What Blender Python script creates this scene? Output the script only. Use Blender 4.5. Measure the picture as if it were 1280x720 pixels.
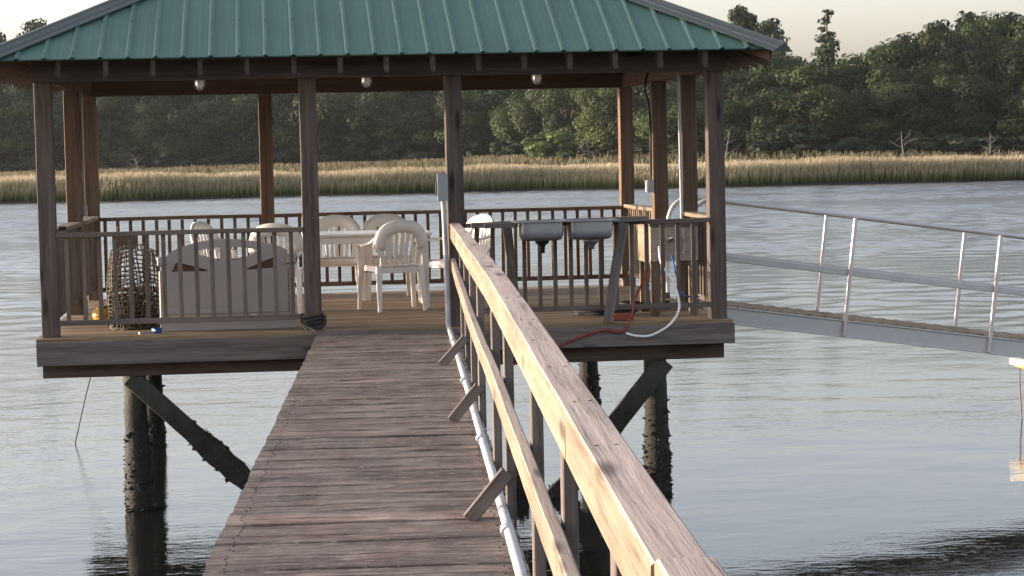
import bpy, bmesh, math, random
from mathutils import Vector, Matrix
import numpy as np

# ------------------------------------------------------------------ camera, sky, sun, exposure
S = bpy.context.scene
for o in list(bpy.data.objects):
    bpy.data.objects.remove(o)
COL = S.collection
cam_d = bpy.data.cameras.new('camera'); cam = bpy.data.objects.new('camera', cam_d); COL.objects.link(cam)
R_ = Vector((0.99382494, -0.1090382, -0.02055884)); U_ = Vector((0.02716658, 0.0594651, 0.99786065)); D_ = Vector((0.1075824, 0.99225731, -0.06206009))
cam.matrix_world = Matrix(((R_.x, U_.x, -D_.x, 0), (R_.y, U_.y, -D_.y, 0), (R_.z, U_.z, -D_.z, 1.51), (0, 0, 0, 1)))
cam_d.sensor_width = 36; cam_d.lens = 2776.4 / 1280 * 36; cam_d.clip_start = .1; cam_d.clip_end = 4000
S.camera = cam
SUN_EL = math.radians(5.0); SUN_AZ = math.radians(-76)          # azimuth from +Y, negative = to the left
W_ = bpy.data.worlds.new('World'); S.world = W_; W_.use_nodes = True
nt = W_.node_tree; nt.nodes.clear()
sky = nt.nodes.new('ShaderNodeTexSky'); sky.sky_type = 'NISHITA'; sky.sun_disc = False
sky.sun_elevation = SUN_EL; sky.sun_rotation = SUN_AZ; sky.air_density = 0.8; sky.dust_density = 3; sky.ozone_density = .6
bg = nt.nodes.new('ShaderNodeBackground'); bg.inputs[1].default_value = .15
wo = nt.nodes.new('ShaderNodeOutputWorld'); hs_ = nt.nodes.new('ShaderNodeHueSaturation'); hs_.inputs['Saturation'].default_value = .52; nt.links.new(sky.outputs[0], hs_.inputs['Color']); gr_ = nt.nodes.new('ShaderNodeMix'); gr_.data_type = 'RGBA'; gr_.blend_type = 'MULTIPLY'; gr_.inputs[0].default_value = 1; nt.links.new(hs_.outputs[0], gr_.inputs[6]); gr_.inputs[7].default_value = (.89, .885, .985, 1); nt.links.new(gr_.outputs[2], bg.inputs[0]); nt.links.new(bg.outputs[0], wo.inputs[0])
sd = bpy.data.lights.new('sun', 'SUN'); sd.energy = 2.0; sd.angle = math.radians(.6); sd.color = (1, .83, .66)
sun = bpy.data.objects.new('sun', sd); COL.objects.link(sun)
to_sun = Vector((math.cos(SUN_EL) * math.sin(SUN_AZ), math.cos(SUN_EL) * math.cos(SUN_AZ), math.sin(SUN_EL)))
sun.rotation_euler = to_sun.to_track_quat('Z', 'Y').to_euler(); sun.location = (-40, 10, 30)
S.view_settings.view_transform = 'Standard'; S.view_settings.look = 'None'; S.view_settings.gamma = 1
S.view_settings.use_curve_mapping = False; S.view_settings.exposure = 2.38

rnd = random.Random(7)
U = rnd.uniform
PI = math.pi
WATER = -1.52

# ------------------------------------------------------------------ node helpers
def new_mat(name):
    m = bpy.data.materials.new(name); m.use_nodes = True; n = m.node_tree; n.nodes.clear()
    out = n.nodes.new('ShaderNodeOutputMaterial'); b = n.nodes.new('ShaderNodeBsdfPrincipled')
    n.links.new(b.outputs[0], out.inputs[0]); return m, n, b, out
def attr(n, name):
    a = n.nodes.new('ShaderNodeAttribute'); a.attribute_name = name; return a
def noise(n, vec, scale, detail=4, rough=.55):
    t = n.nodes.new('ShaderNodeTexNoise'); t.inputs['Scale'].default_value = scale; t.inputs['Detail'].default_value = detail; t.inputs['Roughness'].default_value = rough
    if vec is not None: n.links.new(vec, t.inputs['Vector'])
    return t
def mapping(n, vec, scale):
    m = n.nodes.new('ShaderNodeMapping'); m.inputs['Scale'].default_value = scale; n.links.new(vec, m.inputs['Vector']); return m.outputs[0]
def ramp(n, fac, stops):
    r = n.nodes.new('ShaderNodeValToRGB'); e = r.color_ramp.elements
    while len(e) > 1: e.remove(e[-1])
    e[0].position = stops[0][0]; e[0].color = (*stops[0][1], 1)
    for p, c in stops[1:]:
        k = e.new(p); k.color = (*c, 1)
    n.links.new(fac, r.inputs[0]); return r.outputs[0]
def mix(n, fac, a, b, mode='MIX'):
    m = n.nodes.new('ShaderNodeMix'); m.data_type = 'RGBA'; m.blend_type = mode; m.clamp_factor = True
    for i, v in ((0, fac), (6, a), (7, b)):
        if isinstance(v, (int, float)): m.inputs[i].default_value = v
        elif isinstance(v, tuple): m.inputs[i].default_value = (*v, 1)
        else: n.links.new(v, m.inputs[i])
    return m.outputs[2]
def math_(n, op, a, b=0, clamp=False):
    m = n.nodes.new('ShaderNodeMath'); m.operation = op; m.use_clamp = clamp
    for i, v in ((0, a), (1, b)):
        if isinstance(v, (int, float)): m.inputs[i].default_value = v
        else: n.links.new(v, m.inputs[i])
    return m.outputs[0]
def bump(n, h, b, strength=.3, dist=.01):
    k = n.nodes.new('ShaderNodeBump'); k.inputs['Strength'].default_value = strength; k.inputs['Distance'].default_value = dist
    n.links.new(h, k.inputs['Height']); n.links.new(k.outputs[0], b.inputs['Normal'])
g3 = lambda v: (v, v, v)

def wood(name, dark, mid, light, grey=(.24, .21, .19), knots=.5, rough=.8, bstr=.5, greymix=0.0, streak=.35):
    m, n, b, out = new_mat(name)
    g = attr(n, 'grain').outputs['Vector']; tint = attr(n, 'tint').outputs['Fac']; gr = attr(n, 'grey').outputs['Fac']
    warp = noise(n, mapping(n, g, (1.3, 4, 4)), 1.0, 3)
    gw = n.nodes.new('ShaderNodeVectorMath'); gw.operation = 'MULTIPLY_ADD'
    n.links.new(warp.outputs['Color'], gw.inputs[0]); gw.inputs[1].default_value = (.0, .03, .03); n.links.new(g, gw.inputs[2]); g2 = gw.outputs[0]
    broad = noise(n, mapping(n, g2, (1.1, 14, 14)), 1.0, 4, .6)
    fine = noise(n, mapping(n, g2, (3.0, 130, 130)), 1.0, 4, .65)
    wv = noise(n, mapping(n, g2, (.9, 42, 42)), 1.0, 3, .5)
    f = math_(n, 'ADD', math_(n, 'MULTIPLY', broad.outputs[0], .45), math_(n, 'ADD', math_(n, 'MULTIPLY', fine.outputs[0], .30), math_(n, 'MULTIPLY', wv.outputs[0], .25)))
    c = ramp(n, f, [(.34, dark), (.50, mid), (.66, light)])
    gm = ramp(n, f, [(.36, tuple(v * .50 for v in grey)), (.50, grey), (.64, tuple(min(1, v * 1.28) for v in grey))])
    c = mix(n, math_(n, 'MAXIMUM', math_(n, 'MULTIPLY', gr, .85), greymix), c, gm)
    # dark checks along the grain
    cr = ramp(n, fine.outputs[0], [(.30, g3(0)), (.40, g3(1))])
    c = mix(n, math_(n, 'MULTIPLY', math_(n, 'SUBTRACT', 1.0, cr), streak), c, tuple(v * .35 for v in dark))
    if knots:
        vor = n.nodes.new('ShaderNodeTexVoronoi'); vor.inputs['Scale'].default_value = 1.0
        n.links.new(mapping(n, g2, (1.7, 7.5, 7.5)), vor.inputs['Vector'])
        k = ramp(n, vor.outputs['Distance'], [(.09, g3(1)), (.22, g3(0))])
        c = mix(n, math_(n, 'MULTIPLY', k, knots), c, tuple(v * .4 for v in dark))
    tt = n.nodes.new('ShaderNodeCombineColor'); [n.links.new(tint, tt.inputs[i]) for i in range(3)]
    c = mix(n, 1.0, c, tt.outputs[0], 'MULTIPLY')
    n.links.new(c, b.inputs['Base Color']); b.inputs['Roughness'].default_value = rough; b.inputs['Specular IOR Level'].default_value = .25
    bump(n, f, b, bstr, .006)
    return m

def plain(name, col, rough=.5, metal=0., var=.12, scale=6., spec=.4, dirt=None):
    m, n, b, out = new_mat(name)
    tc = n.nodes.new('ShaderNodeTexCoord')
    ns = noise(n, tc.outputs['Object'], scale, 5, .6)
    c = mix(n, ns.outputs[0], tuple(v * (1 - var) for v in col), tuple(min(1, v * (1 + var)) for v in col))
    if dirt:
        n2 = noise(n, tc.outputs['Object'], scale * .45, 6, .65)
        c = mix(n, math_(n, 'MULTIPLY', ramp(n, n2.outputs[0], [(.48, g3(0)), (.68, g3(1))]), .6), c, dirt)
    n.links.new(c, b.inputs['Base Color']); b.inputs['Metallic'].default_value = metal
    b.inputs['Specular IOR Level'].default_value = spec
    n.links.new(math_(n, 'MULTIPLY_ADD', ns.outputs[0], .2) if False else ramp(n, ns.outputs[0], [(.3, g3(max(0, rough - .08))), (.7, g3(min(1, rough + .1)))]), b.inputs['Roughness'])
    bump(n, ns.outputs[0], b, .08, .004)
    return m

M = {}
def add_blotch(m):
    n = m.node_tree; b = [k for k in n.nodes if k.type == 'BSDF_PRINCIPLED'][0]; src = b.inputs['Base Color'].links[0].from_socket
    tc = n.nodes.new('ShaderNodeTexCoord').outputs['Object']
    big = noise(n, mapping(n, tc, (2.6, 1.5, 1)), 1, 5, .65); mid = noise(n, mapping(n, tc, (7, 26, 1)), 1, 6, .72); fl = noise(n, mapping(n, tc, (14, 70, 1)), 1, 4, .7)
    c = mix(n, ramp(n, big.outputs[0], [(.42, g3(0)), (.62, g3(.75))]), src, mix(n, 1.0, src, (.52, .41, .37), 'MULTIPLY'))
    c = mix(n, ramp(n, mid.outputs[0], [(.50, g3(0)), (.68, g3(.75))]), c, (.31, .262, .22))
    c = mix(n, ramp(n, fl.outputs[0], [(.60, g3(0)), (.70, g3(.85))]), c, (.48, .42, .36))
    c = mix(n, ramp(n, fl.outputs[0], [(.30, g3(.8)), (.40, g3(0))]), c, (.022, .014, .011))
    n.links.new(c, b.inputs['Base Color'])
M['deck_dark'] = wood('walkway_wood', (.040, .026, .021), (.135, .106, .087), (.26, .215, .183), knots=.45, rough=.72, bstr=.8, streak=.6)
add_blotch(M['deck_dark'])
M['deck_tan'] = wood('pavilion_deck_wood', (.12, .082, .048), (.24, .172, .105), (.36, .275, .185), knots=.3, rough=.8)
M['rail'] = wood('rail_wood', (.10, .072, .048), (.205, .160, .112), (.275, .224, .168), grey=(.43, .342, .29), knots=.75, rough=.78, bstr=.7, streak=.5)
M['post_grey'] = wood('weathered_grey_wood', (.048, .035, .028), (.105, .081, .067), (.16, .128, .108), knots=.85, rough=.85)
M['fascia'] = wood('grey_fascia_wood', (.070, .055, .046), (.135, .112, .098), (.205, .175, .155), knots=.8, rough=.85, streak=.6)
M['brown'] = wood('sheltered_brown_wood', (.072, .043, .027), (.138, .086, .056), (.20, .13, .085), knots=.6, rough=.75)
M['baluster'] = wood('baluster_wood', (.075, .058, .047), (.135, .106, .088), (.20, .163, .137), knots=.3, rough=.85)
M['ply'] = wood('stained_plywood', (.26, .225, .18), (.42, .37, .31), (.52, .47, .40), knots=.2, rough=.85, streak=.3)
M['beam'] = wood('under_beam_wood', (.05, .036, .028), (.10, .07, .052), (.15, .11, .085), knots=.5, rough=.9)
M['plastic'] = plain('white_resin', (.76, .70, .63), .38, 0, .05, 5, .45, dirt=(.60, .53, .45))
M['bench'] = plain('bench_resin', (.40, .375, .35), .5, 0, .06, 4, .4, dirt=(.45, .40, .36))
M['cushion'] = plain('brown_cushion', (.15, .09, .06), .9, 0, .3, 18)
M['steel'] = plain('stainless_steel', (.34, .34, .345), .42, .8, .1, 14, .5, dirt=(.30, .28, .26))
M['alu'] = plain('aluminium', (.55, .53, .50), .5, .15, .12, 9, .5)
M['alu_post'] = plain('aluminium_tube', (.55, .50, .49), .38, .45, .08, 9, .5)
M['pvc'] = plain('grey_pvc', (.40, .40, .41), .45, 0, .08, 7, .35, dirt=(.22, .20, .18))
M['box_grey'] = plain('grey_enamel', (.25, .28, .28), .45, .1, .05, 10)
M['black'] = plain('black_rubber', (.012, .012, .013), .6)
M['red'] = plain('red_rubber', (.24, .03, .025), .5)
M['brick'] = plain('red_clay', (.28, .075, .045), .85, 0, .25, 30)
M['white_hose'] = plain('white_hose', (.72, .72, .74), .4)
M['blue'] = plain('blue_plastic', (.015, .09, .36), .4)
M['yellow'] = plain('yellow_float', (.55, .30, .02), .35, 0, .2, 12, .5, dirt=(.35, .17, .02))
M['wire'] = plain('rusty_net_wire', (.105, .082, .055), .8, 0, .5, 30)
M['rust'] = plain('rusty_nail', (.06, .03, .02), .8, .2, .4, 40)
M['rope_dark'] = plain('dark_rope', (.03, .028, .026), .9)
M['rope_pink'] = plain('faded_red_rope', (.25, .13, .12), .9)
M['cream'] = plain('cream_gelcoat', (.72, .62, .47), .4, 0, .08, 6)
M['hull_yellow'] = plain('yellow_gelcoat', (.62, .47, .16), .35, 0, .08, 6)
M['blade_metal'] = plain('dull_metal', (.3, .29, .28), .5, .5)

def roof_mat(name, col, var=.14):
    m, n, b, out = new_mat(name)
    g = attr(n, 'grain').outputs['Vector']
    s1 = noise(n, mapping(n, g, (.5, 26, 1)), 1, 4, .6); s2 = noise(n, mapping(n, g, (1.3, 1.3, 1)), 1, 5, .6)
    f = math_(n, 'ADD', math_(n, 'MULTIPLY', s1.outputs[0], .5), math_(n, 'MULTIPLY', s2.outputs[0], .5))
    c = ramp(n, f, [(.3, tuple(v * (1 - var) for v in col)), (.7, tuple(v * (1 + var) + .012 for v in col))])
    n.links.new(c, b.inputs['Base Color']); b.inputs['Roughness'].default_value = .5; b.inputs['Specular IOR Level'].default_value = .35
    bump(n, s2.outputs[0], b, .06, .01)
    return m
M['roof'] = roof_mat('green_painted_steel', (.062, .132, .100))
M['cap'] = roof_mat('sky_greyed_green_cap', (.075, .088, .080))  # roof green, greyed in the colour for the hazy sky the caps reflect
# pile: greenish treated top, black crust below the tide line
def pile_mat():
    m, n, b, out = new_mat('tidal_pile')
    ge = n.nodes.new('ShaderNodeNewGeometry'); sp = n.nodes.new('ShaderNodeSeparateXYZ'); n.links.new(ge.outputs['Position'], sp.inputs[0])
    ns = noise(n, mapping(n, ge.outputs['Position'], (9, 9, 2.2)), 1, 5, .65); nf = noise(n, ge.outputs['Position'], 34, 4, .7)
    h = math_(n, 'ADD', sp.outputs['Z'], math_(n, 'MULTIPLY', ns.outputs[0], .35))
    top = mix(n, ns.outputs[0], (.030, .035, .026), (.072, .074, .056))
    crust = ramp(n, nf.outputs[0], [(.45, (.010, .008, .006)), (.66, (.028, .022, .015)), (.80, (.13, .11, .08))])
    f = ramp(n, math_(n, 'MULTIPLY_ADD', h, 1.0) if False else math_(n, 'ADD', h, 1.0), [(.38, g3(1)), (.72, g3(0))])
    c = mix(n, f, top, crust)
    n.links.new(c, b.inputs['Base Color']); b.inputs['Roughness'].default_value = .8
    bump(n, nf.outputs[0], b, .6, .03)
    return m
M['pile'] = pile_mat()
def glass_mat():
    m, n, b, out = new_mat('jar_glass')
    b.inputs['Base Color'].default_value = (.85, .82, .72, 1); b.inputs['Roughness'].default_value = .18
    b.inputs['Transmission Weight'].default_value = .55; b.inputs['IOR'].default_value = 1.45
    return m
M['glass'] = glass_mat()

# ------------------------------------------------------------------ mesh builder
class MB:
    def __init__(s):
        s.v = []; s.f = []; s.sm = []; s.g = []; s.t = []; s.gy = []; s.mi = []
    def _add(s, vs, fs, gs=None, tint=1., gy=None, smooth=False):
        o = len(s.v); s.v += [tuple(v) for v in vs]
        s.g += [tuple(g) for g in (gs if gs else vs)]; s.t += [tint] * len(vs); s.gy += (gy if gy else [0.] * len(vs))
        s.f += [tuple(i + o for i in f) for f in fs]; s.sm += [smooth] * len(fs)
    def path(s, pts, up, w, t, cham=.004, tint=None, gtop=0., wts=None, jit=0.):
        """chamfered bar through pts, width w (sideways), thickness t (along up)"""
        pts = [Vector(p) for p in pts]; n = len(pts); up = Vector(up)
        off = (U(0, 60), U(0, 60), U(0, 60)); tint = U(.84, 1.14) if tint is None else tint
        vs = []; gs = []; gy = []; L = 0
        for i, p in enumerate(pts):
            d = (pts[min(i + 1, n - 1)] - pts[max(i - 1, 0)]).normalized()
            sd_ = d.cross(up).normalized(); u = sd_.cross(d).normalized()
            if i: L += (p - pts[i - 1]).length
            ww, tt = (w, t) if wts is None else wts[i]
            c = min(cham, ww * .3, tt * .3); a, b = ww / 2, tt / 2
            for x, y in ((a, b - c), (a - c, b), (-a + c, b), (-a, b - c), (-a, -b + c), (-a + c, -b), (a - c, -b), (a, -b + c)):
                q = p + sd_ * x + u * y
                if jit: q = q + Vector((U(-jit, jit), U(-jit, jit), U(-jit, jit)))
                vs.append(q); gs.append((L + off[0], x + off[1], y + off[2])); gy.append(gtop if y == b else 0.)
        fs = []
        for i in range(n - 1):
            for k in range(8):
                k2 = (k + 1) % 8; fs.append((i * 8 + k, i * 8 + k2, i * 8 + 8 + k2, i * 8 + 8 + k))
        fs.append(tuple(range(8))[::-1]); fs.append(tuple(range((n - 1) * 8, n * 8)))
        s._add(vs, fs, gs, tint, gy); return s
    def board(s, p0, p1, w, t, up=(0, 0, 1), **k):
        return s.path([p0, p1], up, w, t, **k)
    def box(s, x0, x1, y0, y1, z0, z1, **k):
        dx, dy, dz = x1 - x0, y1 - y0, z1 - z0; cx, cy, cz = (x0 + x1) / 2, (y0 + y1) / 2, (z0 + z1) / 2
        if dx >= dy and dx >= dz: return s.board((x0, cy, cz), (x1, cy, cz), dy, dz, (0, 0, 1), **k)
        if dy >= dz: return s.board((cx, y0, cz), (cx, y1, cz), dx, dz, (0, 0, 1), **k)
        return s.board((cx, cy, z0), (cx, cy, z1), dx, dy, (0, 1, 0), **k)
    def tube(s, pts, r, seg=8, tint=1., radii=None, smooth=True, jit=0.):
        pts = [Vector(p) for p in pts]; n = len(pts); vs = []
        prev = None
        for i, p in enumerate(pts):
            d = (pts[min(i + 1, n - 1)] - pts[max(i - 1, 0)]).normalized()
            if prev is None: a = Vector((0, 0, 1)) if abs(d.z) < .9 else Vector((1, 0, 0)); x = d.cross(a).normalized()
            else: x = (prev - d * prev.dot(d)).normalized()
            y = d.cross(x); prev = x; rr = radii[i] if radii else r
            for k in range(seg):
                q = rr * (1 + (U(-jit, jit) if jit else 0))
                vs.append(p + x * (q * math.cos(2 * PI * k / seg)) + y * (q * math.sin(2 * PI * k / seg)))
        fs = [(i * seg + k, i * seg + (k + 1) % seg, (i + 1) * seg + (k + 1) % seg, (i + 1) * seg + k) for i in range(n - 1) for k in range(seg)]
        s._add(vs, fs, None, tint, None, smooth)
        s._add([vs[k] for k in range(seg)], [tuple(range(seg))[::-1]], None, tint)
        s._add([vs[(n - 1) * seg + k] for k in range(seg)], [tuple(range(seg))], None, tint)
        return s
    def lathe(s, c, prof, seg=20, axis=(0, 0, 1), tint=1., smooth=True):
        c = Vector(c); ax = Vector(axis).normalized(); a = Vector((0, 0, 1)) if abs(ax.z) < .9 else Vector((1, 0, 0)); x = ax.cross(a).normalized(); y = ax.cross(x)
        vs = []
        for r, z in prof:
            for k in range(seg): vs.append(c + ax * z + x * (r * math.cos(2 * PI * k / seg)) + y * (r * math.sin(2 * PI * k / seg)))
        fs = [(i * seg + k, i * seg + (k + 1) % seg, (i + 1) * seg + (k + 1) % seg, (i + 1) * seg + k) for i in range(len(prof) - 1) for k in range(seg)]
        s._add(vs, fs, None, tint, None, smooth); return s
    def grid(s, fn, nu, nv, thick=None, tint=1., smooth=True):
        """fn(u,v)->Vector, closed slab when thick"""
        P = [[Vector(fn(i / nu, j / nv)) for j in range(nv + 1)] for i in range(nu + 1)]
        N = [[None] * (nv + 1) for _ in range(nu + 1)]
        for i in range(nu + 1):
            for j in range(nv + 1):
                a = P[min(i + 1, nu)][j] - P[max(i - 1, 0)][j]; b = P[i][min(j + 1, nv)] - P[i][max(j - 1, 0)]
                N[i][j] = a.cross(b).normalized()
        vs = [P[i][j] for i in range(nu + 1) for j in range(nv + 1)]; id_ = lambda i, j: i * (nv + 1) + j
        fs = [(id_(i, j), id_(i + 1, j), id_(i + 1, j + 1), id_(i, j + 1)) for i in range(nu) for j in range(nv)]
        if thick:
            o = len(vs); vs += [P[i][j] - N[i][j] * thick for i in range(nu + 1) for j in range(nv + 1)]
            fs += [tuple(o + k for k in f[::-1]) for f in fs[:]]
            for i in range(nu):
                fs.append((id_(i + 1, 0), id_(i, 0), o + id_(i, 0), o + id_(i + 1, 0))); fs.append((id_(i, nv), id_(i + 1, nv), o + id_(i + 1, nv), o + id_(i, nv)))
            for j in range(nv):
                fs.append((id_(0, j), id_(0, j + 1), o + id_(0, j + 1), o + id_(0, j))); fs.append((id_(nu, j + 1), id_(nu, j), o + id_(nu, j), o + id_(nu, j + 1)))
        s._add(vs, fs, None, tint, None, smooth); return s
    def nails(s, spots, pts):
        for t, dx in spots:
            x = np.interp(t, [p[1] for p in pts], [p[0] for p in pts]); z = np.interp(t, [p[1] for p in pts], [p[2] for p in pts])
            s.lathe((x + dx, t, z + .0190), [(.0042, -.002), (.0042, .0012), (0, .0015)], 7, tint=.14)
        return s
    def build(s, name, mat, parent=None):
        me = bpy.data.meshes.new(name); me.from_pydata(s.v, [], s.f)
        me.polygons.foreach_set('use_smooth', s.sm)
        a = me.attributes.new('grain', 'FLOAT_VECTOR', 'POINT'); a.data.foreach_set('vector', [c for g in s.g for c in g])
        a = me.attributes.new('tint', 'FLOAT', 'POINT'); a.data.foreach_set('value', s.t)
        a = me.attributes.new('grey', 'FLOAT', 'POINT'); a.data.foreach_set('value', s.gy)
        me.materials.append(mat); me.update()
        o = bpy.data.objects.new(name, me); COL.objects.link(o)
        if parent is not None: o.parent = parent
        return o

def tag(o, label=None, cat=None, group=None, kind=None):
    if label: o['label'] = label
    if cat: o['category'] = cat
    if group: o['group'] = group
    if kind: o['kind'] = kind
    return o
def thing(name, label, cat, loc=(0, 0, 0), rz=0., group=None):
    o = bpy.data.objects.new(name, None); COL.objects.link(o); o.location = loc; o.rotation_euler = (0, 0, rz); o.empty_display_size = .3
    return tag(o, label, cat, group)
def copy_tree(o, parent=None):
    c = o.copy(); COL.objects.link(c)
    if parent is not None: c.parent = parent
    for ch in list(o.children): copy_tree(ch, c)
    return c
def crv(pts, n=10):
    """Catmull-Rom through pts"""
    P = [Vector(p) for p in pts]; P = [P[0] * 2 - P[1]] + P + [P[-1] * 2 - P[-2]]; out = []
    for i in range(1, len(P) - 2):
        a, b, c, d = P[i - 1:i + 3]
        for k in range(n):
            t = k / n; out.append(.5 * ((2 * b) + (c - a) * t + (2 * a - 5 * b + 4 * c - d) * t * t + (3 * b - a - 3 * c + d) * t ** 3))
    return out + [P[-2]]

# ------------------------------------------------------------------ terrain, water
def hgt(x, y):
    """land height: water bed, mud bank at the shore, marsh flat, rising to the wood"""
    sh = 162 + 1.6 * math.sin(x * .11) + .8 * math.sin(x * .31 + 1)
    d = y - sh
    if d < -6: return WATER - 1.3
    if d < 0: return WATER - 1.3 + (d + 6) / 6 * 1.35
    if d < 1.5: return WATER + .05 + d / 1.5 * .30
    k = .22 + .30 * min(1, max(0, (x + 40) / 60)) + .52 * min(1, max(0, (x - 15) / 40))
    z = WATER + .35 + min(1, (d - 1.5) / 60) * 1.05 * k
    return z + min(1, max(0, (d - 30) / 50)) * .80 * k
def terrain():
    xs = [-410, -300, -200] + [-150 + 4 * i for i in range(101)] + [300, 410]
    ys = [-50, 50, 100, 150] + [154 + .75 * i for i in range(28)] + [178, 185, 195, 205, 220, 240, 270, 320, 400, 600]
    vs = [(x, y, hgt(x, y)) for x in xs for y in ys]; ny = len(ys)
    fs = [(i * ny + j, (i + 1) * ny + j, (i + 1) * ny + j + 1, i * ny + j + 1) for i in range(len(xs) - 1) for j in range(ny - 1)]
    me = bpy.data.meshes.new('ground'); me.from_pydata(vs, [], fs)
    m, n, b, out = new_mat('marsh_mud')
    ge = n.nodes.new('ShaderNodeNewGeometry'); ns = noise(n, ge.outputs['Position'], .25, 6, .65)
    sp = n.nodes.new('ShaderNodeSeparateXYZ'); n.links.new(ge.outputs['Position'], sp.inputs[0])
    c = ramp(n, ns.outputs[0], [(.35, (.045, .040, .022)), (.6, (.075, .07, .035)), (.75, (.10, .085, .05))])
    f = ramp(n, math_(n, 'ADD', sp.outputs['Z'], 1.6), [(.25, g3(1)), (.5, g3(0))])
    c = mix(n, f, c, (.022, .019, .014)); n.links.new(c, b.inputs['Base Color']); b.inputs['Roughness'].default_value = .95
    me.materials.append(m); o = bpy.data.objects.new('ground', me); COL.objects.link(o); o['kind'] = 'structure'
terrain()

def water():
    """river surface: real waves in the part of the river in view, flat sheet beyond"""
    g = np.random.default_rng(11); NW = 110
    lam = np.exp(g.uniform(math.log(.38), math.log(1.9), NW)); th = g.normal(1.75, .85, NW); ph = g.uniform(0, 2 * PI, NW); kk = 2 * PI / lam
    def wave(x, y, lmin):
        sl = np.interp(y, [0, 15, 22, 32, 60, 95], [.014, .015, .013, .018, .070, .105]); z = np.zeros_like(x); act = lam > lmin
        for l, t, p, k in zip(lam[act], th[act], ph[act], kk[act]): z += np.sin(k * (x * math.cos(t) + y * math.sin(t)) + p) / k
        mod = .65 + .35 * np.sin(x * .07 + y * .16 + 1) * np.sin(y * .05 - x * .021) + .25 * np.sin(y * .31 + x * .05)
        return z * sl * mod * math.sqrt(2 / max(1, act.sum()))
    vs = [np.array([[-410, -50, WATER - .07], [410, -50, WATER - .07], [410, 175, WATER - .07], [-410, 175, WATER - .07]], float)]; fs = [np.array([[0, 1, 2, 3]])]; n0 = 4
    for x0, x1, y0, y1, d, lm in ((-7, 14, 6, 34, .10, .38), (-14, 28, 34, 80, .18, .65), (-36, 68, 80, 168, .30, 1.05)):
        nx, ny = int((x1 - x0) / d) + 1, int((y1 - y0) / d) + 1
        X, Y = np.meshgrid(np.linspace(x0, x1, nx), np.linspace(y0, y1, ny)); Z = WATER + wave(X, Y, lm)
        vs.append(np.stack([X.ravel(), Y.ravel(), Z.ravel()], 1)); id_ = n0 + np.arange(nx * ny).reshape(ny, nx)
        fs.append(np.stack([id_[:-1, :-1].ravel(), id_[:-1, 1:].ravel(), id_[1:, 1:].ravel(), id_[1:, :-1].ravel()], 1)); n0 += nx * ny
    V = np.concatenate(vs); F = np.concatenate(fs).astype(np.int32)
    me = bpy.data.meshes.new('water'); me.vertices.add(len(V)); me.vertices.foreach_set('co', V.ravel()); me.loops.add(F.size); me.loops.foreach_set('vertex_index', F.ravel())
    me.polygons.add(len(F)); me.polygons.foreach_set('loop_start', np.arange(len(F), dtype=np.int32) * 4); me.polygons.foreach_set('loop_total', np.full(len(F), 4, np.int32)); me.update(calc_edges=True)
    me.polygons.foreach_set('use_smooth', [True] * len(F))
    m, n, b, out = new_mat('tidal_river_water')
    ge = n.nodes.new('ShaderNodeNewGeometry'); P = ge.outputs['Position']
    b.inputs['Base Color'].default_value = (.011, .012, .010, 1); b.inputs['IOR'].default_value = 1.333; b.inputs['Specular IOR Level'].default_value = .7
    sp = n.nodes.new('ShaderNodeSeparateXYZ'); n.links.new(P, sp.inputs[0])
    n.links.new(ramp(n, math_(n, 'DIVIDE', sp.outputs['Y'], 160), [(.12, g3(.035)), (.25, g3(.16)), (.7, g3(.22))]), b.inputs['Roughness'])
    rip = noise(n, mapping(n, P, (.62, 1.25, 1)), 3.6, 4, .6); cap = noise(n, mapping(n, P, (.7, 1.1, 1)), 13, 3, .5)
    patch = ramp(n, noise(n, mapping(n, P, (.05, .12, 1)), 1, 3, .5).outputs[0], [(.38, g3(.3)), (.66, g3(1))])
    h = math_(n, 'MULTIPLY', math_(n, 'ADD', math_(n, 'MULTIPLY', rip.outputs[0], .034), math_(n, 'MULTIPLY', cap.outputs[0], .009)), patch)
    k = n.nodes.new('ShaderNodeBump'); k.inputs['Strength'].default_value = .26; k.inputs['Distance'].default_value = 1.0
    n.links.new(h, k.inputs['Height']); n.links.new(k.outputs[0], b.inputs['Normal'])
    me.materials.append(m); o = bpy.data.objects.new('water', me); COL.objects.link(o); o['kind'] = 'structure'
water()

# ------------------------------------------------------------------ pavilion
XL, XmL, XmR, XR = -1.872, .350, 1.600, 3.886
YF, YB = 19.07, 23.94            # front face of front posts / front face of back posts
PW = .145
ZB, ZH = 2.16, 2.385             # header bottom / top
pav = thing('pavilion', 'open wooden dock pavilion with green metal hip roof on piles over the water', 'pavilion', (0, 0, 0))
def post(x, y0, mat, zt=ZB, z0=.0, tint=None):
    mb = MB(); lean = U(-.006, .006)
    mb.path([(x, y0 + PW / 2, z0), (x + lean * .4, y0 + PW / 2, zt * .5), (x + lean, y0 + PW / 2, zt)], (0, 1, 0), PW, PW, cham=.006, tint=tint)
    return mb.build('post', mat, pav)
for x in (XL, XmL, XmR, XR): post(x, YF, M['post_grey'])
post(XR, 20.35, M['brown'], tint=.9); post(XR, 21.85, M['brown'], tint=.85); post(XL, 21.80, M['brown'], tint=.95)
for x in (XL, -.02, XR): post(x, YB, M['brown'], tint=1.05)
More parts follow.
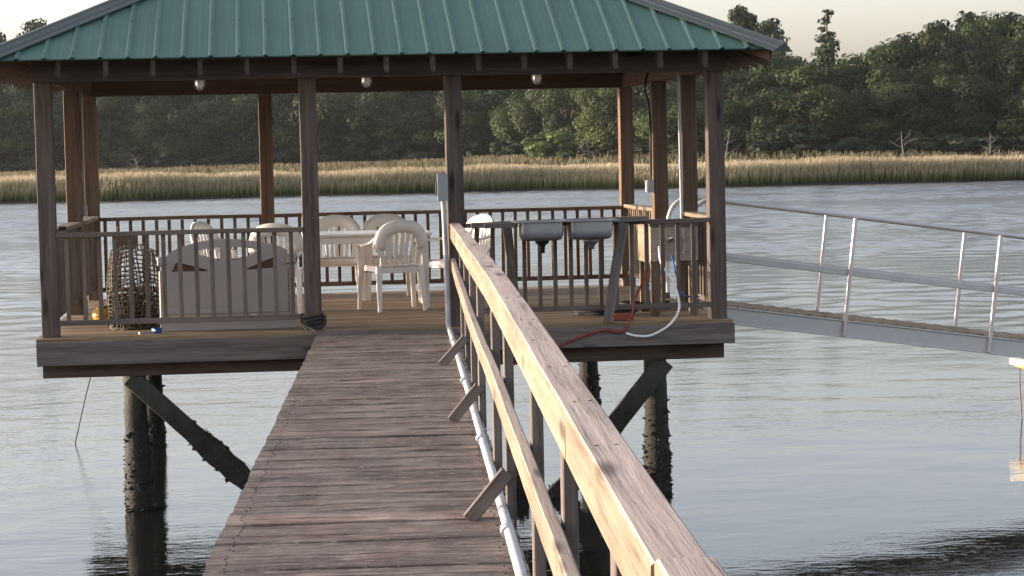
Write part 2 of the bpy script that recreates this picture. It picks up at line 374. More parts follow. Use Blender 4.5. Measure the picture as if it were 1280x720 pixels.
# headers: front, back, sides (butted)
hx0, hx1 = XL - .075, XR + .075
MB().box(hx0, hx1, YF - .042, YF - .003, ZB - .005, ZH, tint=.86).build('header_beam', M['post_grey'], pav)
MB().box(hx0, hx1, YF + .02, YF + .058, ZB + .003, ZH - .02, tint=.9).build('header_beam', M['brown'], pav)
MB().box(hx0 + .05, hx1 - .05, YB + .02, YB + .10, ZB + .003, ZH, tint=.82).build('header_beam', M['brown'], pav)
for x in (XL, XR):
    MB().box(x - .04, x + .04, YF + .062, YB + .016, ZB + .003, ZH, tint=1.05).build('header_beam', M['brown'], pav)
# roof
EX0, EX1, EY0, EY1, EZ = -2.33, 4.345, 18.60, 24.46, 2.335
SL = .485
half = (EY1 - EY0) / 2; RZ = EZ + SL * half
RIB0, RIBP = -2.027, .2259
def roof_side(o, ex, inw, length, rib_start):
    """o: eave corner, ex: eave direction, inw: inward direction; rows clipped at both hips"""
    mb = MB(); o = Vector(o); ex = Vector(ex); inw = Vector(inw)
    nrm = (Vector((0, 0, 1)) - inw * SL).normalized()
    def up(s, r, h=0.): return o + ex * s + inw * r + Vector((0, 0, SL * r)) + nrm * h
    prof = []     # (s, h) profile along the eave
    s = rib_start
    while s > .12: s -= RIBP
    while s < length + .1:
        for ds, h in ((-.024, 0), (-.010, .016), (.010, .016), (.024, 0), (.082, .0), (.092, .0008), (.102, 0), (.128, 0), (.138, .0008), (.148, 0)):
            if -.005 < s + ds < length + .005: prof.append((min(max(s + ds, 0), length), h))
        s += RIBP
    prof = [(0, 0)] + prof + [(length, 0)]
    top = lambda s_: min(s_, length - s_, half)
    if abs(length - (EX1 - EX0)) < .01:
        for k in (half, length - half):
            prof.append((k, 0.))
        prof.sort()
    vs = []; gs = []; n = len(prof)
    for s_, h in prof:
        r = max(top(s_), 0.0)
        for q in (-.012, r):
            vs.append(up(s_, q, h)); gs.append((q, s_, 0))
    for s_, h in prof:
        vs.append(up(s_, -.012, h - .012)); gs.append((0, s_, 0))
    fs = [(2 * i, 2 * i + 2, 2 * i + 3, 2 * i + 1) for i in range(n - 1)] + [(2 * n + i, 2 * n + i + 1, 2 * i + 2, 2 * i) for i in range(n - 1)]
    mb._add(vs, fs, gs)
    for s_, _h in [(q_, 0) for q_ in [rib_start + RIBP * k for k in range(-2, 40)] if .05 < q_ < length - .05]:
        for rr in (.06, .66, 1.26, 1.86, 2.46):
            if rr < top(s_) - .1: mb.lathe(up(s_, rr, .016), [(.009, 0), (.009, .006), (0, .008)], 6, axis=nrm)
    # underside
    u2 = [up(s_, q, -.014) for s_ in (0, length) for q in (-.01,)]
    if abs(length - (EX1 - EX0)) < .01: u2 = [up(0, -.01, -.014), up(half, half, -.014), up(length - half, half, -.014), up(length, -.01, -.014)]
    else: u2 = [up(0, -.01, -.014), up(half, half, -.014), up(length, -.01, -.014)]
    mb._add(u2, [tuple(range(len(u2)))])
    return mb
LX, LY = EX1 - EX0, EY1 - EY0
roof = roof_side((EX0, EY0, EZ), (1, 0, 0), (0, 1, 0), LX, RIB0 - EX0).build('roof', M['roof'], pav)
roof_side((EX1, EY1, EZ), (-1, 0, 0), (0, -1, 0), LX, .14).build('roof', M['roof'], pav)
roof_side((EX1, EY0, EZ), (0, 1, 0), (-1, 0, 0), LY, .16).build('roof', M['roof'], pav)
roof_side((EX0, EY1, EZ), (0, -1, 0), (1, 0, 0), LY, .16).build('roof', M['roof'], pav)
def hip_cap(p0, p1, n1, n2):
    """folded cap along a hip: strips down both slopes with a stepped edge"""
    mb = MB(); p0 = Vector(p0); p1 = Vector(p1); d = (p1 - p0).normalized()
    n1 = Vector(n1).normalized(); n2 = Vector(n2).normalized()
    s1 = d.cross(n1).normalized(); s1 = s1 if s1.z < 0 else -s1
    s2 = d.cross(n2).normalized(); s2 = s2 if s2.z < 0 else -s2
    up = (n1 + n2).normalized()
    prof = []
    for w, h in ((.150, .020), (.150, .030), (.085, .032), (.080, .040), (.028, .042)): prof.append(s1 * w + n1 * h)
    prof += [s1 * .02 + up * .058, s2 * .02 + up * .058]
    for w, h in ((.028, .042), (.080, .040), (.085, .032), (.150, .030), (.150, .020)): prof.append(s2 * w + n2 * h)
    n = len(prof); vs = [p0 + q for q in prof] + [p1 + q for q in prof]
    gs = [(0, i * .04, 0) for i in range(n)] + [((p1 - p0).length, i * .04, 0) for i in range(n)]
    fs = [(i, i + 1, n + i + 1, n + i) for i in range(n - 1)] + [tuple(range(n)), tuple(range(n, 2 * n))[::-1]]
    fs.append((0, n, 2 * n - 1, n - 1))
    mb._add(vs, fs, gs)
    return mb.build('hip_cap', M['cap'], pav)
nF, nB_, nR, nL = (0, -SL, 1), (0, SL, 1), (SL, 0, 1), (-SL, 0, 1)
r1, r2 = (EX0 + half, EY0 + half, RZ), (EX1 - half, EY0 + half, RZ)
o_ = .03
hip_cap((EX0 - o_, EY0 - o_, EZ - o_ * SL), r1, nF, nL); hip_cap((EX1 + o_, EY0 - o_, EZ - o_ * SL), r2, nF, nR)
hip_cap((EX0 - o_, EY1 + o_, EZ - o_ * SL), r1, nB_, nL); hip_cap((EX1 + o_, EY1 + o_, EZ - o_ * SL), r2, nB_, nR)
hip_cap(r1, r2, nF, nB_)
# rafters: plumb-cut tails under the eave
RH = .135
def rafter(o, inw, run, tint=None):
    o = Vector(o); inw = Vector(inw)
    mb = MB(); a = o + Vector((0, 0, -.02)); b = o + inw * run + Vector((0, 0, SL * run - .02)); w = inw.cross(Vector((0, 0, 1))) * .019
    vs = [a + w, a - w, a - w - Vector((0, 0, RH)), a + w - Vector((0, 0, RH)), b + w, b - w, b - w - Vector((0, 0, RH)), b + w - Vector((0, 0, RH))]
    q = U(0, 50); gs = [(q + (run if i > 3 else 0), q + (.02 if i % 4 in (0, 3) else 0), q + (.1 if i % 4 < 2 else 0)) for i in range(8)]
    mb._add(vs, [(0, 1, 2, 3), (7, 6, 5, 4), (0, 4, 5, 1), (1, 5, 6, 2), (2, 6, 7, 3), (3, 7, 4, 0)], gs, U(.8, 1.15) if tint is None else tint)
    mb.build('rafter', M['brown'] if tint is None else M['post_grey'], pav)
x = 3.713
while x > EX0 + .3:
    r = min(x - EX0, EX1 - x, half) - .03
    rafter((x, EY0 + .03, EZ), (0, 1, 0), r, tint=U(.45, .75)); rafter((x, EY1 - .02, EZ), (0, -1, 0), r); x -= .3865
y = EY0 + .38
while y < EY1 - .3:
    r = min(y - EY0, EY1 - y, half) - .03
    rafter((EX0 + .02, y, EZ), (1, 0, 0), r); rafter((EX1 - .02, y, EZ), (-1, 0, 0), r); y += .3865
for cx, cy, sx, sy in ((EX0, EY0, 1, 1), (EX1, EY0, -1, 1), (EX0, EY1, 1, -1), (EX1, EY1, -1, -1)):
    MB().board((cx + sx * .06, cy + sy * .06, EZ - .075 + .06 * SL), (cx + sx * (half - .02), cy + sy * (half - .02), RZ - .09), .038, .13, tint=.9).build('hip_rafter', M['brown'], pav)

# deck
mb = MB(); y = 18.955; DX0, DX1, DYB = -1.985, 3.985, 24.12
while y < DYB - .02:
    w = .138 + U(-.001, .001); cuts = sorted([DX0, DX1] + ([U(-.6, 2.4)] if U(0, 1) < .8 else []))
    for a, b in zip(cuts[:-1], cuts[1:]):
        mb.box(a + .002 + U(0, .006), b - .002, y, y + w - .005, -.038, U(-.0025, .0015), tint=U(.78, 1.2))
    y += w + .001
mb.build('deck_planks', M['deck_tan'], pav)
WXl, WXr = .392, 1.552
MB().box(DX0 + .01, WXl, 18.915, 18.953, -.228, -.030, tint=.98).build('fascia_board', M['fascia'], pav)
MB().box(WXr, DX1 + .005, 18.915, 18.953, -.205, -.030, tint=1.08).build('fascia_board', M['fascia'], pav)
MB().box(DX0 + .01, DX1, 24.122, 24.16, -.215, -.005).build('fascia_board', M['fascia'], pav)
for x in (DX0 + .003, DX1 - .032): MB().box(x, x + .03, 18.958, 24.118, -.21, -.042).build('fascia_board', M['fascia'], pav)
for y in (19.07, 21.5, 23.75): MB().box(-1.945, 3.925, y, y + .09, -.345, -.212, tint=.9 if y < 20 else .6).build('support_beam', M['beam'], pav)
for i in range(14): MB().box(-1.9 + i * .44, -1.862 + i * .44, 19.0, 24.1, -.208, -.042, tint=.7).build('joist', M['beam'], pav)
# piles and braces
def pile(x, y, top, r, parent, lean=(0, 0)):
    mb = MB(); n = 34; pts = []; rad = []
    for i in range(n + 1):
        f = i / n; z = top + (WATER - .9 - top) * f
        pts.append((x + lean[0] * f + U(-.004, .004), y + lean[1] * f + U(-.004, .004), z))
        crust = max(0, min(1, (-.75 - z) / .45)); rad.append(r * (1 - .04 * f) + crust * .016 * (1 + U(-.5, .7)))
    mb.tube(pts, r, 18, radii=rad, jit=0)
    # crust of shells
    for i in range(420):
        z = WATER - .1 + abs(rnd.gauss(0, .32)); a = U(0, 2 * PI)
        if z > -.72: continue
        f = (top - z) / (top - WATER + .9); c = Vector((x + lean[0] * f + math.cos(a) * r * 1.02, y + lean[1] * f + math.sin(a) * r * 1.02, z)); q = U(.010, .026)
        d = Vector((math.cos(a), math.sin(a), U(-.3, .9))).normalized(); t = d.cross(Vector((U(-1, 1), U(-1, 1), U(-1, 1)))).normalized(); b2 = d.cross(t)
        mb._add([c + t * q, c - t * q * .6 + b2 * q * .7, c - t * q * .6 - b2 * q * .7, c + d * q * 1.9], [(0, 1, 3), (1, 2, 3), (2, 0, 3)])
    return mb.build('pile', M['pile'], parent)
for x, y in ((-1.195, 19.27), (1.02, 19.27), (3.345, 19.27), (-1.27, 23.5), (1.0, 23.5), (3.36, 23.5)):
    pile(x, y, -.215 if y not in (19.27,) else -.35, .10, pav, (U(-.03, .03), 0))
def brace(a, b, w, t, crust_from=-.85):
    a = Vector(a); b = Vector(b); mb = MB(); n = 30
    pts = [a.lerp(b, i / n) for i in range(n + 1)]; wts = []
    for p in pts:
        c = 1 if p.z < crust_from else 0; wts.append((t + c * U(.0, .02), w + c * U(-.005, .05)))
    mb.path(pts, (0, 0, 1), t, w, wts=wts, cham=.006)
    for i in range(260):
        p = a.lerp(b, U(.0, 1));
        if p.z > crust_from - .0 or p.z < WATER - .1: continue
        s_ = rnd.choice((-1, 1)); p = p + Vector((U(-.06, .06), U(-.03, .03), s_ * w * .6)); q = U(.012, .032)
        mb._add([p + Vector((U(-q, q), U(-q, q), U(-q, q))) for _ in range(4)], [(0, 1, 2), (0, 2, 3), (0, 3, 1), (1, 3, 2)])
    return mb.build('brace', M['pile'], pav)
brace((-1.22, 19.115, -.36), (.95, 19.12, -2.45), .16, .045)
brace((3.41, 19.115, -.36), (1.95, 19.12, -2.10), .17, .045)
stub = MB(); stub.tube([(2.08, 19.4, -2.2), (2.09, 19.4, -1.6), (2.10, 19.4, -1.38), (2.09, 19.4, -1.27)], .1, 12, radii=[.11, .13, .12, .07], jit=.16)
for i in range(260):
    a = U(0, 2 * PI); p = Vector((2.09 + .12 * math.cos(a), 19.4 + .12 * math.sin(a), U(-1.55, -1.27))); q = U(.015, .035)
    stub._add([p + Vector((U(-q, q), U(-q, q), U(-q, q))) for _ in range(4)], [(0, 1, 2), (0, 2, 3), (0, 3, 1), (1, 3, 2)])
tag(stub.build('pile_stub', M['pile']), 'broken black oyster crusted pile stub at the waterline beside the walkway', 'pile stub')

# ------------------------------------------------------------------ railings of the pavilion
def railing(name, label, p0, p1, zt, zb, pitch, mat=M['baluster'], first=None, top_mat=None, topw=.09, skip=(), grp='railings around the pavilion'):
    p0 = Vector(p0); p1 = Vector(p1); d = (p1 - p0); L = d.length; d.normalize()
    t = thing(name, label, 'railing', (p0.x, p0.y, 0), 0, grp); q0 = Vector((0, 0, 0))
    n = 6
    pts = [d * (L * i / n) + Vector((0, 0, zt - .02 + (U(-.004, .004) if 0 < i < n else 0))) for i in range(n + 1)]
    MB().path(pts, (0, 0, 1), topw, .038, tint=.95).build('top_rail', top_mat or mat, t)
    MB().board(Vector((0, 0, zb + .022)), d * L + Vector((0, 0, zb + .022)), .038, .046, tint=1.0).build('bottom_rail', mat, t)
    s = pitch * .6 if first is None else first
    side = d.cross(Vector((0, 0, 1)))
    while s < L - .02:
        if not any(a < s < b for a, b in skip):
            c = d * s + side * U(-.002, .002)
            MB().board(c + Vector((U(-.004, .004), 0, zb + .002)), c + Vector((0, 0, zt - .040)), .036, .036, (0, 1, 0)).build('baluster', mat, t)
        s += pitch + U(-.006, .006)
    return t
RY = YF + .02
railing('railing', 'front railing in front of the white bench, left of the walkway', (XL + PW / 2, RY, 0), (XmL - PW / 2, RY, 0), .888, .098, .135, first=.085)
railing('railing', 'front railing below the steel sink, right of the walkway', (XmR + PW / 2, RY, 0), (XR - PW / 2, RY, 0), .885, .102, .134, first=.10)
railing('railing', 'long back railing facing the far marsh between the two back corner posts', (XL + PW / 2, YB + .05, 0), (XR - PW / 2, YB + .05, 0), .878, .085, .137, mat=M['brown'], first=.055, skip=((1.78, 1.93),))
railing('railing', 'left side railing nearest the front, with a dark can on its wide top board', (XL, YF + PW, 0), (XL, 21.80, 0), .90, .12, .135, top_mat=M['rail'], topw=.14)
railing('railing', 'left side railing at the back, with sunlit top board', (XL, 21.80 + PW, 0), (XL, YB, 0), .90, .12, .135, top_mat=M['rail'], topw=.14)
railing('railing', 'right side railing at the back corner with sunlit yellow top board', (XR, 21.85 + PW, 0), (XR, YB, 0), .895, .12, .135, mat=M['rail'], topw=.10)
railing('railing', 'short right side railing between front corner post and gangway opening', (XR, YF + PW, 0), (XR, 20.35, 0), .905, .12, .135, top_mat=M['rail'], topw=.12)

# ------------------------------------------------------------------ walkway
WA = .0607
wk = thing('walkway', 'weathered dark brown plank walkway leading to the pavilion', 'walkway', (0, 0, 0), -WA)
mb = MB(); t = -2.0; k = 0; A0, A1 = -.767, .412
while t < 18.93:
    w = .140 + U(-.002, .003); hz = -.005 + U(-.003, .003); tn = U(.72, 1.22)
    if 9.05 < t < 9.2: w = .10; tn = 2.0; hz = .003
    if 14.65 < t < 14.8: tn = 1.65
    n = 7; tw = U(-.003, .003); pts = []
    a0 = A0 + U(-.006, .004); a1 = A1 + U(-.008, .008)
    for i in range(n + 1):
        f = i / n; pts.append((a0 + (a1 - a0) * f, t + w / 2 + U(-.0016, .0016), hz - .019 + tw * (f - .5) + .004 * math.sin(f * PI) * U(-1, 1)))
    mb.path(pts, (0, 0, 1), w - U(.001, .006), .038, tint=tn, cham=.004)
    if 4.5 < t < 14:
        for a in (-.70, .34):
            for q in (.25, .75): mb.lathe((a + U(-.012, .012), t + w * q + U(-.008, .008), hz + .0012), [(.0055, -.003), (.0055, .0012), (0, .0016)], 6, tint=.16)
    t += w + .0015
mb.build('plank', M['deck_dark'], wk)
for a in (-.70, -.18, .34): MB().box(a - .02, a + .02, -2, 18.9, -.26, -.045, tint=.8).build('stringer', M['beam'], wk)
for t in (-1.2, 3.4, 8.0, 12.6, 16.6):
    MB().box(-.72, .36, t - .02, t + .02, -.42, -.262).build('cross_beam', M['beam'], wk)
    for a in (-.5, .15): pile(a, t + .13, -.262, .085, wk)

rl = thing('walkway_handrail', 'long sunlit timber handrail along the right side of the walkway', 'handrail', (0, 0, 0), -WA)
def zt(t):
    P = [(-3, .90), (3, .921), (4.4, .934), (7, .962), (9.5, .982), (14.6, .950), (19.0, .895)]
    for (a, b), (c, d) in zip(P[:-1], P[1:]):
        if t <= c: return b + (d - b) * (t - a) / (c - a)
    return P[-1][1]
def av(t): return 0. if t < 12.5 else .037 * ((t - 12.5) / 6.4) ** 1.3
def zl(t): return zt(t) - .400 + (.10 * ((t - 11) / 8) if t > 11 else 0)
segs = [(-1.5, 3.12), (3.12, 6.9), (6.9, 10.6), (10.6, 14.0), (14.0, 15.7), (15.7, 17.5), (17.5, 18.96)]
for a, b in segs:
    n = 8; j = U(-.003, .003)
    pts = [(.385 + av(a + (b - a) * i / n) + j + U(-.0012, .0012), a + .004 + (b - a - .006) * i / n, zt(a + (b - a) * i / n) - .019 + U(-.0015, .0015) + j) for i in range(n + 1)]
    MB().path(pts, (0, 0, 1), .090, .038, gtop=1.0, cham=.006, tint=U(.93, 1.06)).nails([(tt + U(-.02, .02), dx) for tt in (4.30, 5.0, 5.72, 6.45, 7.15, 8.1, 9.10, 10.40, 12.45) if a < tt < b for dx in (-.016 + U(-.006, .006), .018 + U(-.006, .006))], pts).build('cap_rail', M['rail'], rl)
for a, b in ((-1.5, 4.9), (4.9, 9.6), (9.6, 13.0), (13.0, 16.6), (16.6, 18.96)):
    n = 10; j = U(-.002, .002)
    pts = [(.361 + av(a + (b - a) * i / n) + j, a + .003 + (b - a - .006) * i / n, zt(a + (b - a) * i / n) - .0385 - .0445 + U(-.001, .001)) for i in range(n + 1)]
    MB().path(pts, (0, 0, 1), .038, .088, cham=.005, tint=U(.95, 1.08)).build('upper_rail', M['rail'], rl)
for a, b in ((-1.5, 5.25), (5.25, 8.3), (8.3, 12.4), (12.4, 15.9), (15.9, 18.96)):
    n = 10; j = U(-.003, .003)
    pts = [(.364 + av(a + (b - a) * i / n) + j + U(-.001, .001), a + .003 + (b - a - .006) * i / n, zl(a + (b - a) * i / n) - .044 + U(-.0015, .0015)) for i in range(n + 1)]
    MB().path(pts, (0, 0, 1), .040, .088, gtop=.75, cham=.006, tint=U(.90, 1.05)).build('middle_rail', M['rail'], rl)
for i, t in enumerate((-.9, .6, 2.4, 4.30, 5.72, 7.15, 9.10, 10.40, 12.45, 14.05, 15.75, 17.4)):
    a = .409 + av(t)
    MB().board((a, t, -.30), (a, t, zt(t) - .040), .040, .089, (0, 1, 0), tint=U(.9, 1.1)).build('post', M['fascia'], rl)
for t in (2.4, 9.10, 12.45, 15.75):
    f = MB(); y = t - .063 if t > 3 else t - .063
    f.board((.232, y, .0), (.392 + av(t), y, .19), .036, .06, (0, 0, 1), tint=1.0).build('brace', M['fascia'], rl)

# conduit along the walkway, up to the switch box
cp = thing('conduit_pipe', 'pale grey conduit pipe running along the walkway edge up to the post', 'pipe', (0, 0, 0), -WA)
def wl(a, t, z): return Vector((a * math.cos(WA) + t * math.sin(WA), t * math.cos(WA) - a * math.sin(WA), z))
def inv(x, y, z): return Vector((x * math.cos(WA) - y * math.sin(WA), x * math.sin(WA) + y * math.cos(WA), z))
MB().tube(crv([(.372, -1.5, .03), (.372, 4, .03), (.373, 8, .035), (.368, 11, .033), (.362, 14, .03), (.352, 17, .03), (.345, 18.3, .03), (.342, 18.72, .05), inv(1.50, 18.98, .14), inv(1.497, 19.0, .35), inv(1.492, 19.02, .8), inv(1.484, 19.03, 1.09)], 8), .021, 12).build('pipe', M['pvc'], cp)
for t in (6.1, 8.55, 11.3, 14.2, 17.2):
    c = MB(); c.tube([(.371 - (t - 6) * .0022, t - .05, .032), (.371 - (t - 6) * .0022, t + .05, .032)], .026, 12); c.build('coupling', M['pvc'], cp)
for t in (5.0, 7.4, 9.7):
    MB().tube([(.372 + .027 * math.cos(q), t, .032 + .027 * math.sin(q)) for q in [PI * 1.05 - PI * 1.1 * i / 8 for i in range(9)]], .004, 6).build('strap', M['blade_metal'], cp)

# ------------------------------------------------------------------ switch box etc. on posts
eb = thing('switch_box', 'grey electrical switch box mounted on the post beside the walkway', 'switch box', (1.482, 19.03, 1.2))
MB().box(-.045, .040, -.035, .035, -.115, .115, tint=1).build('housing', M['box_grey'], eb)
MB().box(-.049, .044, -.043, -.0365, -.120, .119, tint=1).build('cover', M['box_grey'], eb)
MB().box(-.062, -.047, -.02, .02, -.07, .055).build('handle', M['black'], eb)
ob = thing('outlet_box', 'grey outlet box with black cable on the right rear side post', 'outlet box', (3.775, 21.86, 1.12))
MB().box(-.032, .036, -.02, .05, -.06, .06).build('housing', M['pvc'], ob); MB().box(-.042, -.034, -.016, .046, -.055, .055).build('cover', M['pvc'], ob)
tag(MB().tube(crv([(3.770, 21.86, 2.26), (3.74, 21.86, 2.1), (3.78, 21.87, 1.9), (3.79, 21.87, 1.6), (3.785, 21.87, 1.18)], 8), .012, 8).build('cable', M['black']), 'black cable hanging down to the grey outlet box', 'cable')
tag(MB().tube([(3.79, 20.32, 2.26), (3.795, 20.32, 1.6), (3.80, 20.32, .91), (3.80, 20.32, .12)], .014, 8).build('conduit_pipe', M['pvc']), 'thin vertical conduit on the post beside the gangway opening', 'pipe')
lb = thing('outlet_box', 'small grey outlet box on the left side post', 'outlet box', (-1.795, 21.9, 1.005))
MB().box(-.005, .035, -.03, .03, -.055, .055).build('housing', M['pvc'], lb); MB().tube([(.01, 0, .055), (.01, 0, 1.15)], .011, 8).build('riser', M['pvc'], lb)
def cage_light(x, label):
    t = thing('cage_light', label, 'light', (x, 19.115, 2.165), 0, 'caged lights under the front beam')
    MB().lathe((0, 0, 0), [(.0, .012), (.046, .012), (.046, -.008), (.036, -.010), (.036, -.014)], 16).build('base', M['box_grey'], t)
    MB().lathe((0, 0, 0), [(.033, -.010), (.034, -.045), (.029, -.066), (.016, -.078), (0, -.081)], 16).build('glass_jar', M['glass'], t)
    c = MB()
    for k in range(6):
        a = PI / 3 * k; c.tube([(r * math.cos(a), r * math.sin(a), z) for r, z in ((.040, -.008), (.041, -.05), (.034, -.076), (.016, -.09), (0, -.093))], .0028, 5)
    c.tube([(.0415 * math.cos(PI / 9 * k), .0415 * math.sin(PI / 9 * k), -.045) for k in range(19)], .0028, 5); c.build('cage', M['alu_post'], t)
cage_light(-.56, 'caged jar light under the front beam above the bench'); cage_light(.855, 'caged jar light under the front beam over the walkway entrance'); cage_light(2.324, 'caged jar light under the front beam above the sink')

# ------------------------------------------------------------------ chairs and table
def make_chair(label, loc, face):
    t = thing('plastic_chair', label, 'chair', loc, face, 'white plastic armchairs around the table')    # faces local +Y
    def seat(u, v):
        x = (u - .5) * (.40 + .06 * v); y = -.20 + .43 * v
        return (x, y, .415 + .018 * v - .028 * math.sin(PI * u) * math.sin(PI * min(1, v * 1.1)) - (.05 * max(0, (v - .86) / .14) ** 1.5))
    s = MB(); s.grid(lambda u, v: seat(1 - u, v), 12, 12, -.016)
    for sx in (-1, 1): s.path([(sx * .21, -.2, .40), (sx * .235, .2, .405)], (0, 0, 1), .012, .055)
    s.path([(-.2, -.205, .395), (.2, -.205, .395)], (0, 0, 1), .012, .06); s.path([(-.225, .212, .385), (.225, .212, .385)], (0, 0, 1), .012, .06)
    s.build('seat', M['plastic'], t)
    bk = MB()
    lean = lambda z: -.195 - (z - .40) * .20 - .02 * math.sin(max(0, (z - .4)) * 5)
    dish = lambda x: .05 * (1 - (x / .28) ** 2)
    pt = lambda x, z: Vector((x, lean(z) - dish(x) + .04, z))
    # arch band
    n = 24; vo = []
    for i in range(n + 1):
        a = PI * i / n; co, si = math.cos(a), math.sin(a)
        vo.append((.265 * math.copysign(abs(co) ** .8, co), .60 + .27 * abs(si) ** .8, .158 * math.copysign(abs(co) ** .7, co), .585 + .165 * abs(si) ** .8))
    vs = []
    for xo, zo, xi, zi in vo:
        for th in (0, .016):
            for x, z in ((xo, zo), ((xo + xi) / 2, (zo + zi) / 2), (xi, zi)):
                p = pt(x, z); vs.append((p.x, p.y - th + (.008 if th == 0 else 0), p.z))
    fs = []
    for i in range(n):
        o = i * 6; q = o + 6
        fs += [(o, o + 1, q + 1, q), (o + 1, o + 2, q + 2, q + 1), (o + 3, q + 3, q + 4, o + 4), (o + 4, q + 4, q + 5, o + 5), (o, q, q + 3, o + 3), (o + 2, o + 5, q + 5, q + 2)]
    fs += [(0, 3, 4, 1), (1, 4, 5, 2), (n * 6, n * 6 + 1, n * 6 + 4, n * 6 + 3), (n * 6 + 1, n * 6 + 2, n * 6 + 5, n * 6 + 4)]
    bk._add(vs, fs, None, 1., None, True)
    # lower side stiles and slats
    for sx in (-1, 1):
        bk.path([pt(sx * .172, .42), pt(sx * .178, .52), pt(sx * .211, .61)], (0, 1, 0), .05, .018, wts=[(.04, .018), (.042, .018), (.105, .018)])
    for k in range(5):
        x = (k - 2) * .055; zt_ = .585 + .165 * math.sqrt(max(0, 1 - (x / .158) ** 2)) ** .8 + .012
        bk.path([pt(x * .86, .41), pt(x * .95, .55), pt(x * 1.05, zt_)], (0, 1, 0), .034, .012, wts=[(.034, .012), (.034, .012), (.037, .012)])
    bk.path([pt(-.19, .43), pt(0, .43), pt(.19, .43)], (0, 1, 0), .06, .014) if False else bk.path([pt(-.2, .435), pt(-.1, .435), pt(0, .435), pt(.1, .435), pt(.2, .435)], (0, 1, 0), .014, .05)
    bk.build('backrest', M['plastic'], t)
    for sx in (-1, 1):
        a = MB(); b = pt(sx * .25, .70)
        P = crv([b, (sx * .272, -.17, .655), (sx * .285, -.02, .635), (sx * .288, .13, .63), (sx * .284, .205, .615), (sx * .280, .228, .56)], 5)
        m = len(P); a.path(P, (0, 0, 1), .05, .02, wts=[(.03 + .035 * math.sin(PI * min(1, i / (m - 1) * 1.1)), .020) for i in range(m)], cham=.006)
        a.build('arm', M['plastic'], t)
    for sx in (-1, 1):
        l = MB()
        l.path([(sx * .278, .222, .60), (sx * .262, .226, .42), (sx * .268, .245, .2), (sx * .275, .262, .0)], (0, 1, 0), .05, .03, wts=[(.05, .035), (.058, .04), (.045, .034), (.034, .03)])
        l.build('leg', M['plastic'], t); l = MB()
        l.path([(sx * .205, -.20, .43), (sx * .215, -.225, .25), (sx * .225, -.265, .0)], (0, 1, 0), .055, .035, wts=[(.06, .04), (.05, .036), (.036, .03)])
        l.build('leg', M['plastic'], t)
    return t
ch = make_chair('white plastic armchair with its back to the walkway, pushed under the table near side', (1.17, 21.29, 0), math.radians(13.8))
def chair(label, x, y, face):
    c = copy_tree(ch); c.location = (x, y, 0); c.rotation_euler.z = math.radians(face); c['label'] = label; return c
chair('white plastic armchair facing the walkway across the table, beside the left walkway post', .68, 22.96, 178)
chair('white plastic armchair behind the table, partly hidden by the near chair back', 1.235, 22.98, 186)
chair('white plastic armchair standing alone right of the table, behind the sink counter', 1.87, 22.05, 122)
chair('white plastic armchair turned sideways, farthest left behind the bench', -.42, 21.9, -118)
chair('white plastic armchair behind the right end of the bench, its arched back to the walkway', .10, 21.30, -12)

tb = thing('plastic_table', 'white rectangular plastic table surrounded by plastic armchairs', 'table', (.93, 21.85, 0))
MB().box(-.62, .62, -.48, .48, .705, .733, tint=1, cham=.01).build('tabletop', M['plastic'], tb)
ap = MB()
for y in (-.44, .44): ap.box(-.58, .58, y - .012, y + .012, .64, .704, tint=1)
for x in (-.575, .575): ap.box(x - .012, x + .012, -.425, .425, .64, .704, tint=1)
ap.build('apron', M['plastic'], tb)
for sx in (-1, 1):
    for sy in (-1, 1): MB().path([(sx * .55, sy * .415, .70), (sx * .565, sy * .43, 0)], (0, 1, 0), .07, .06, wts=[(.075, .06), (.045, .04)], tint=1).build('leg', M['plastic'], tb)

# ------------------------------------------------------------------ bench with cut-out back
bn = thing('garden_bench', 'pale grey garden bench with arched cut-out back, turned away from the walkway', 'bench', (0, 19.40, 0))
bx = lambda u: -.968 + (u - 96) * .001456
bz = lambda v: (690 - v) * .001456
def panel(outline, holes, thick, mat, name, parent):
    bm = bmesh.new()
    for loop in [outline] + holes:
        vs = [bm.verts.new((bx(u), 0, bz(v))) for u, v in loop]
        for i in range(len(vs)): bm.edges.new((vs[i], vs[(i + 1) % len(vs)]))
    bmesh.ops.triangle_fill(bm, use_beauty=True, use_dissolve=False, edges=bm.edges[:])
    r = bmesh.ops.extrude_face_region(bm, geom=bm.faces[:])
    bmesh.ops.translate(bm, verts=[g for g in r['geom'] if isinstance(g, bmesh.types.BMVert)], vec=(0, thick, 0))
    bmesh.ops.recalc_face_normals(bm, faces=bm.faces[:])
    me = bpy.data.meshes.new(name); bm.to_mesh(me); bm.free(); me.materials.append(mat)
    o = bpy.data.objects.new(name, me); COL.objects.link(o); o.parent = parent; return o
outl = [(140, 600), (140, 245), (185, 208), (240, 186), (320, 164), (400, 151), (450, 147), (500, 147), (560, 150), (620, 157), (700, 170), (780, 188), (830, 204), (860, 225), (860, 600)]
holes = [[(325, 214), (390, 202), (452, 196), (460, 200), (460, 278), (420, 262), (370, 245), (325, 236)],
         [(526, 198), (540, 196), (610, 202), (685, 216), (685, 222), (640, 246), (590, 266), (530, 276)],
         [(172, 336), (200, 282), (212, 280), (300, 304), (384, 330), (384, 336)], [(618, 334), (618, 328), (700, 292), (780, 260), (792, 266), (792, 322), (780, 326)]]
panel(outl, holes, .035, M['bench'], 'backrest', bn)
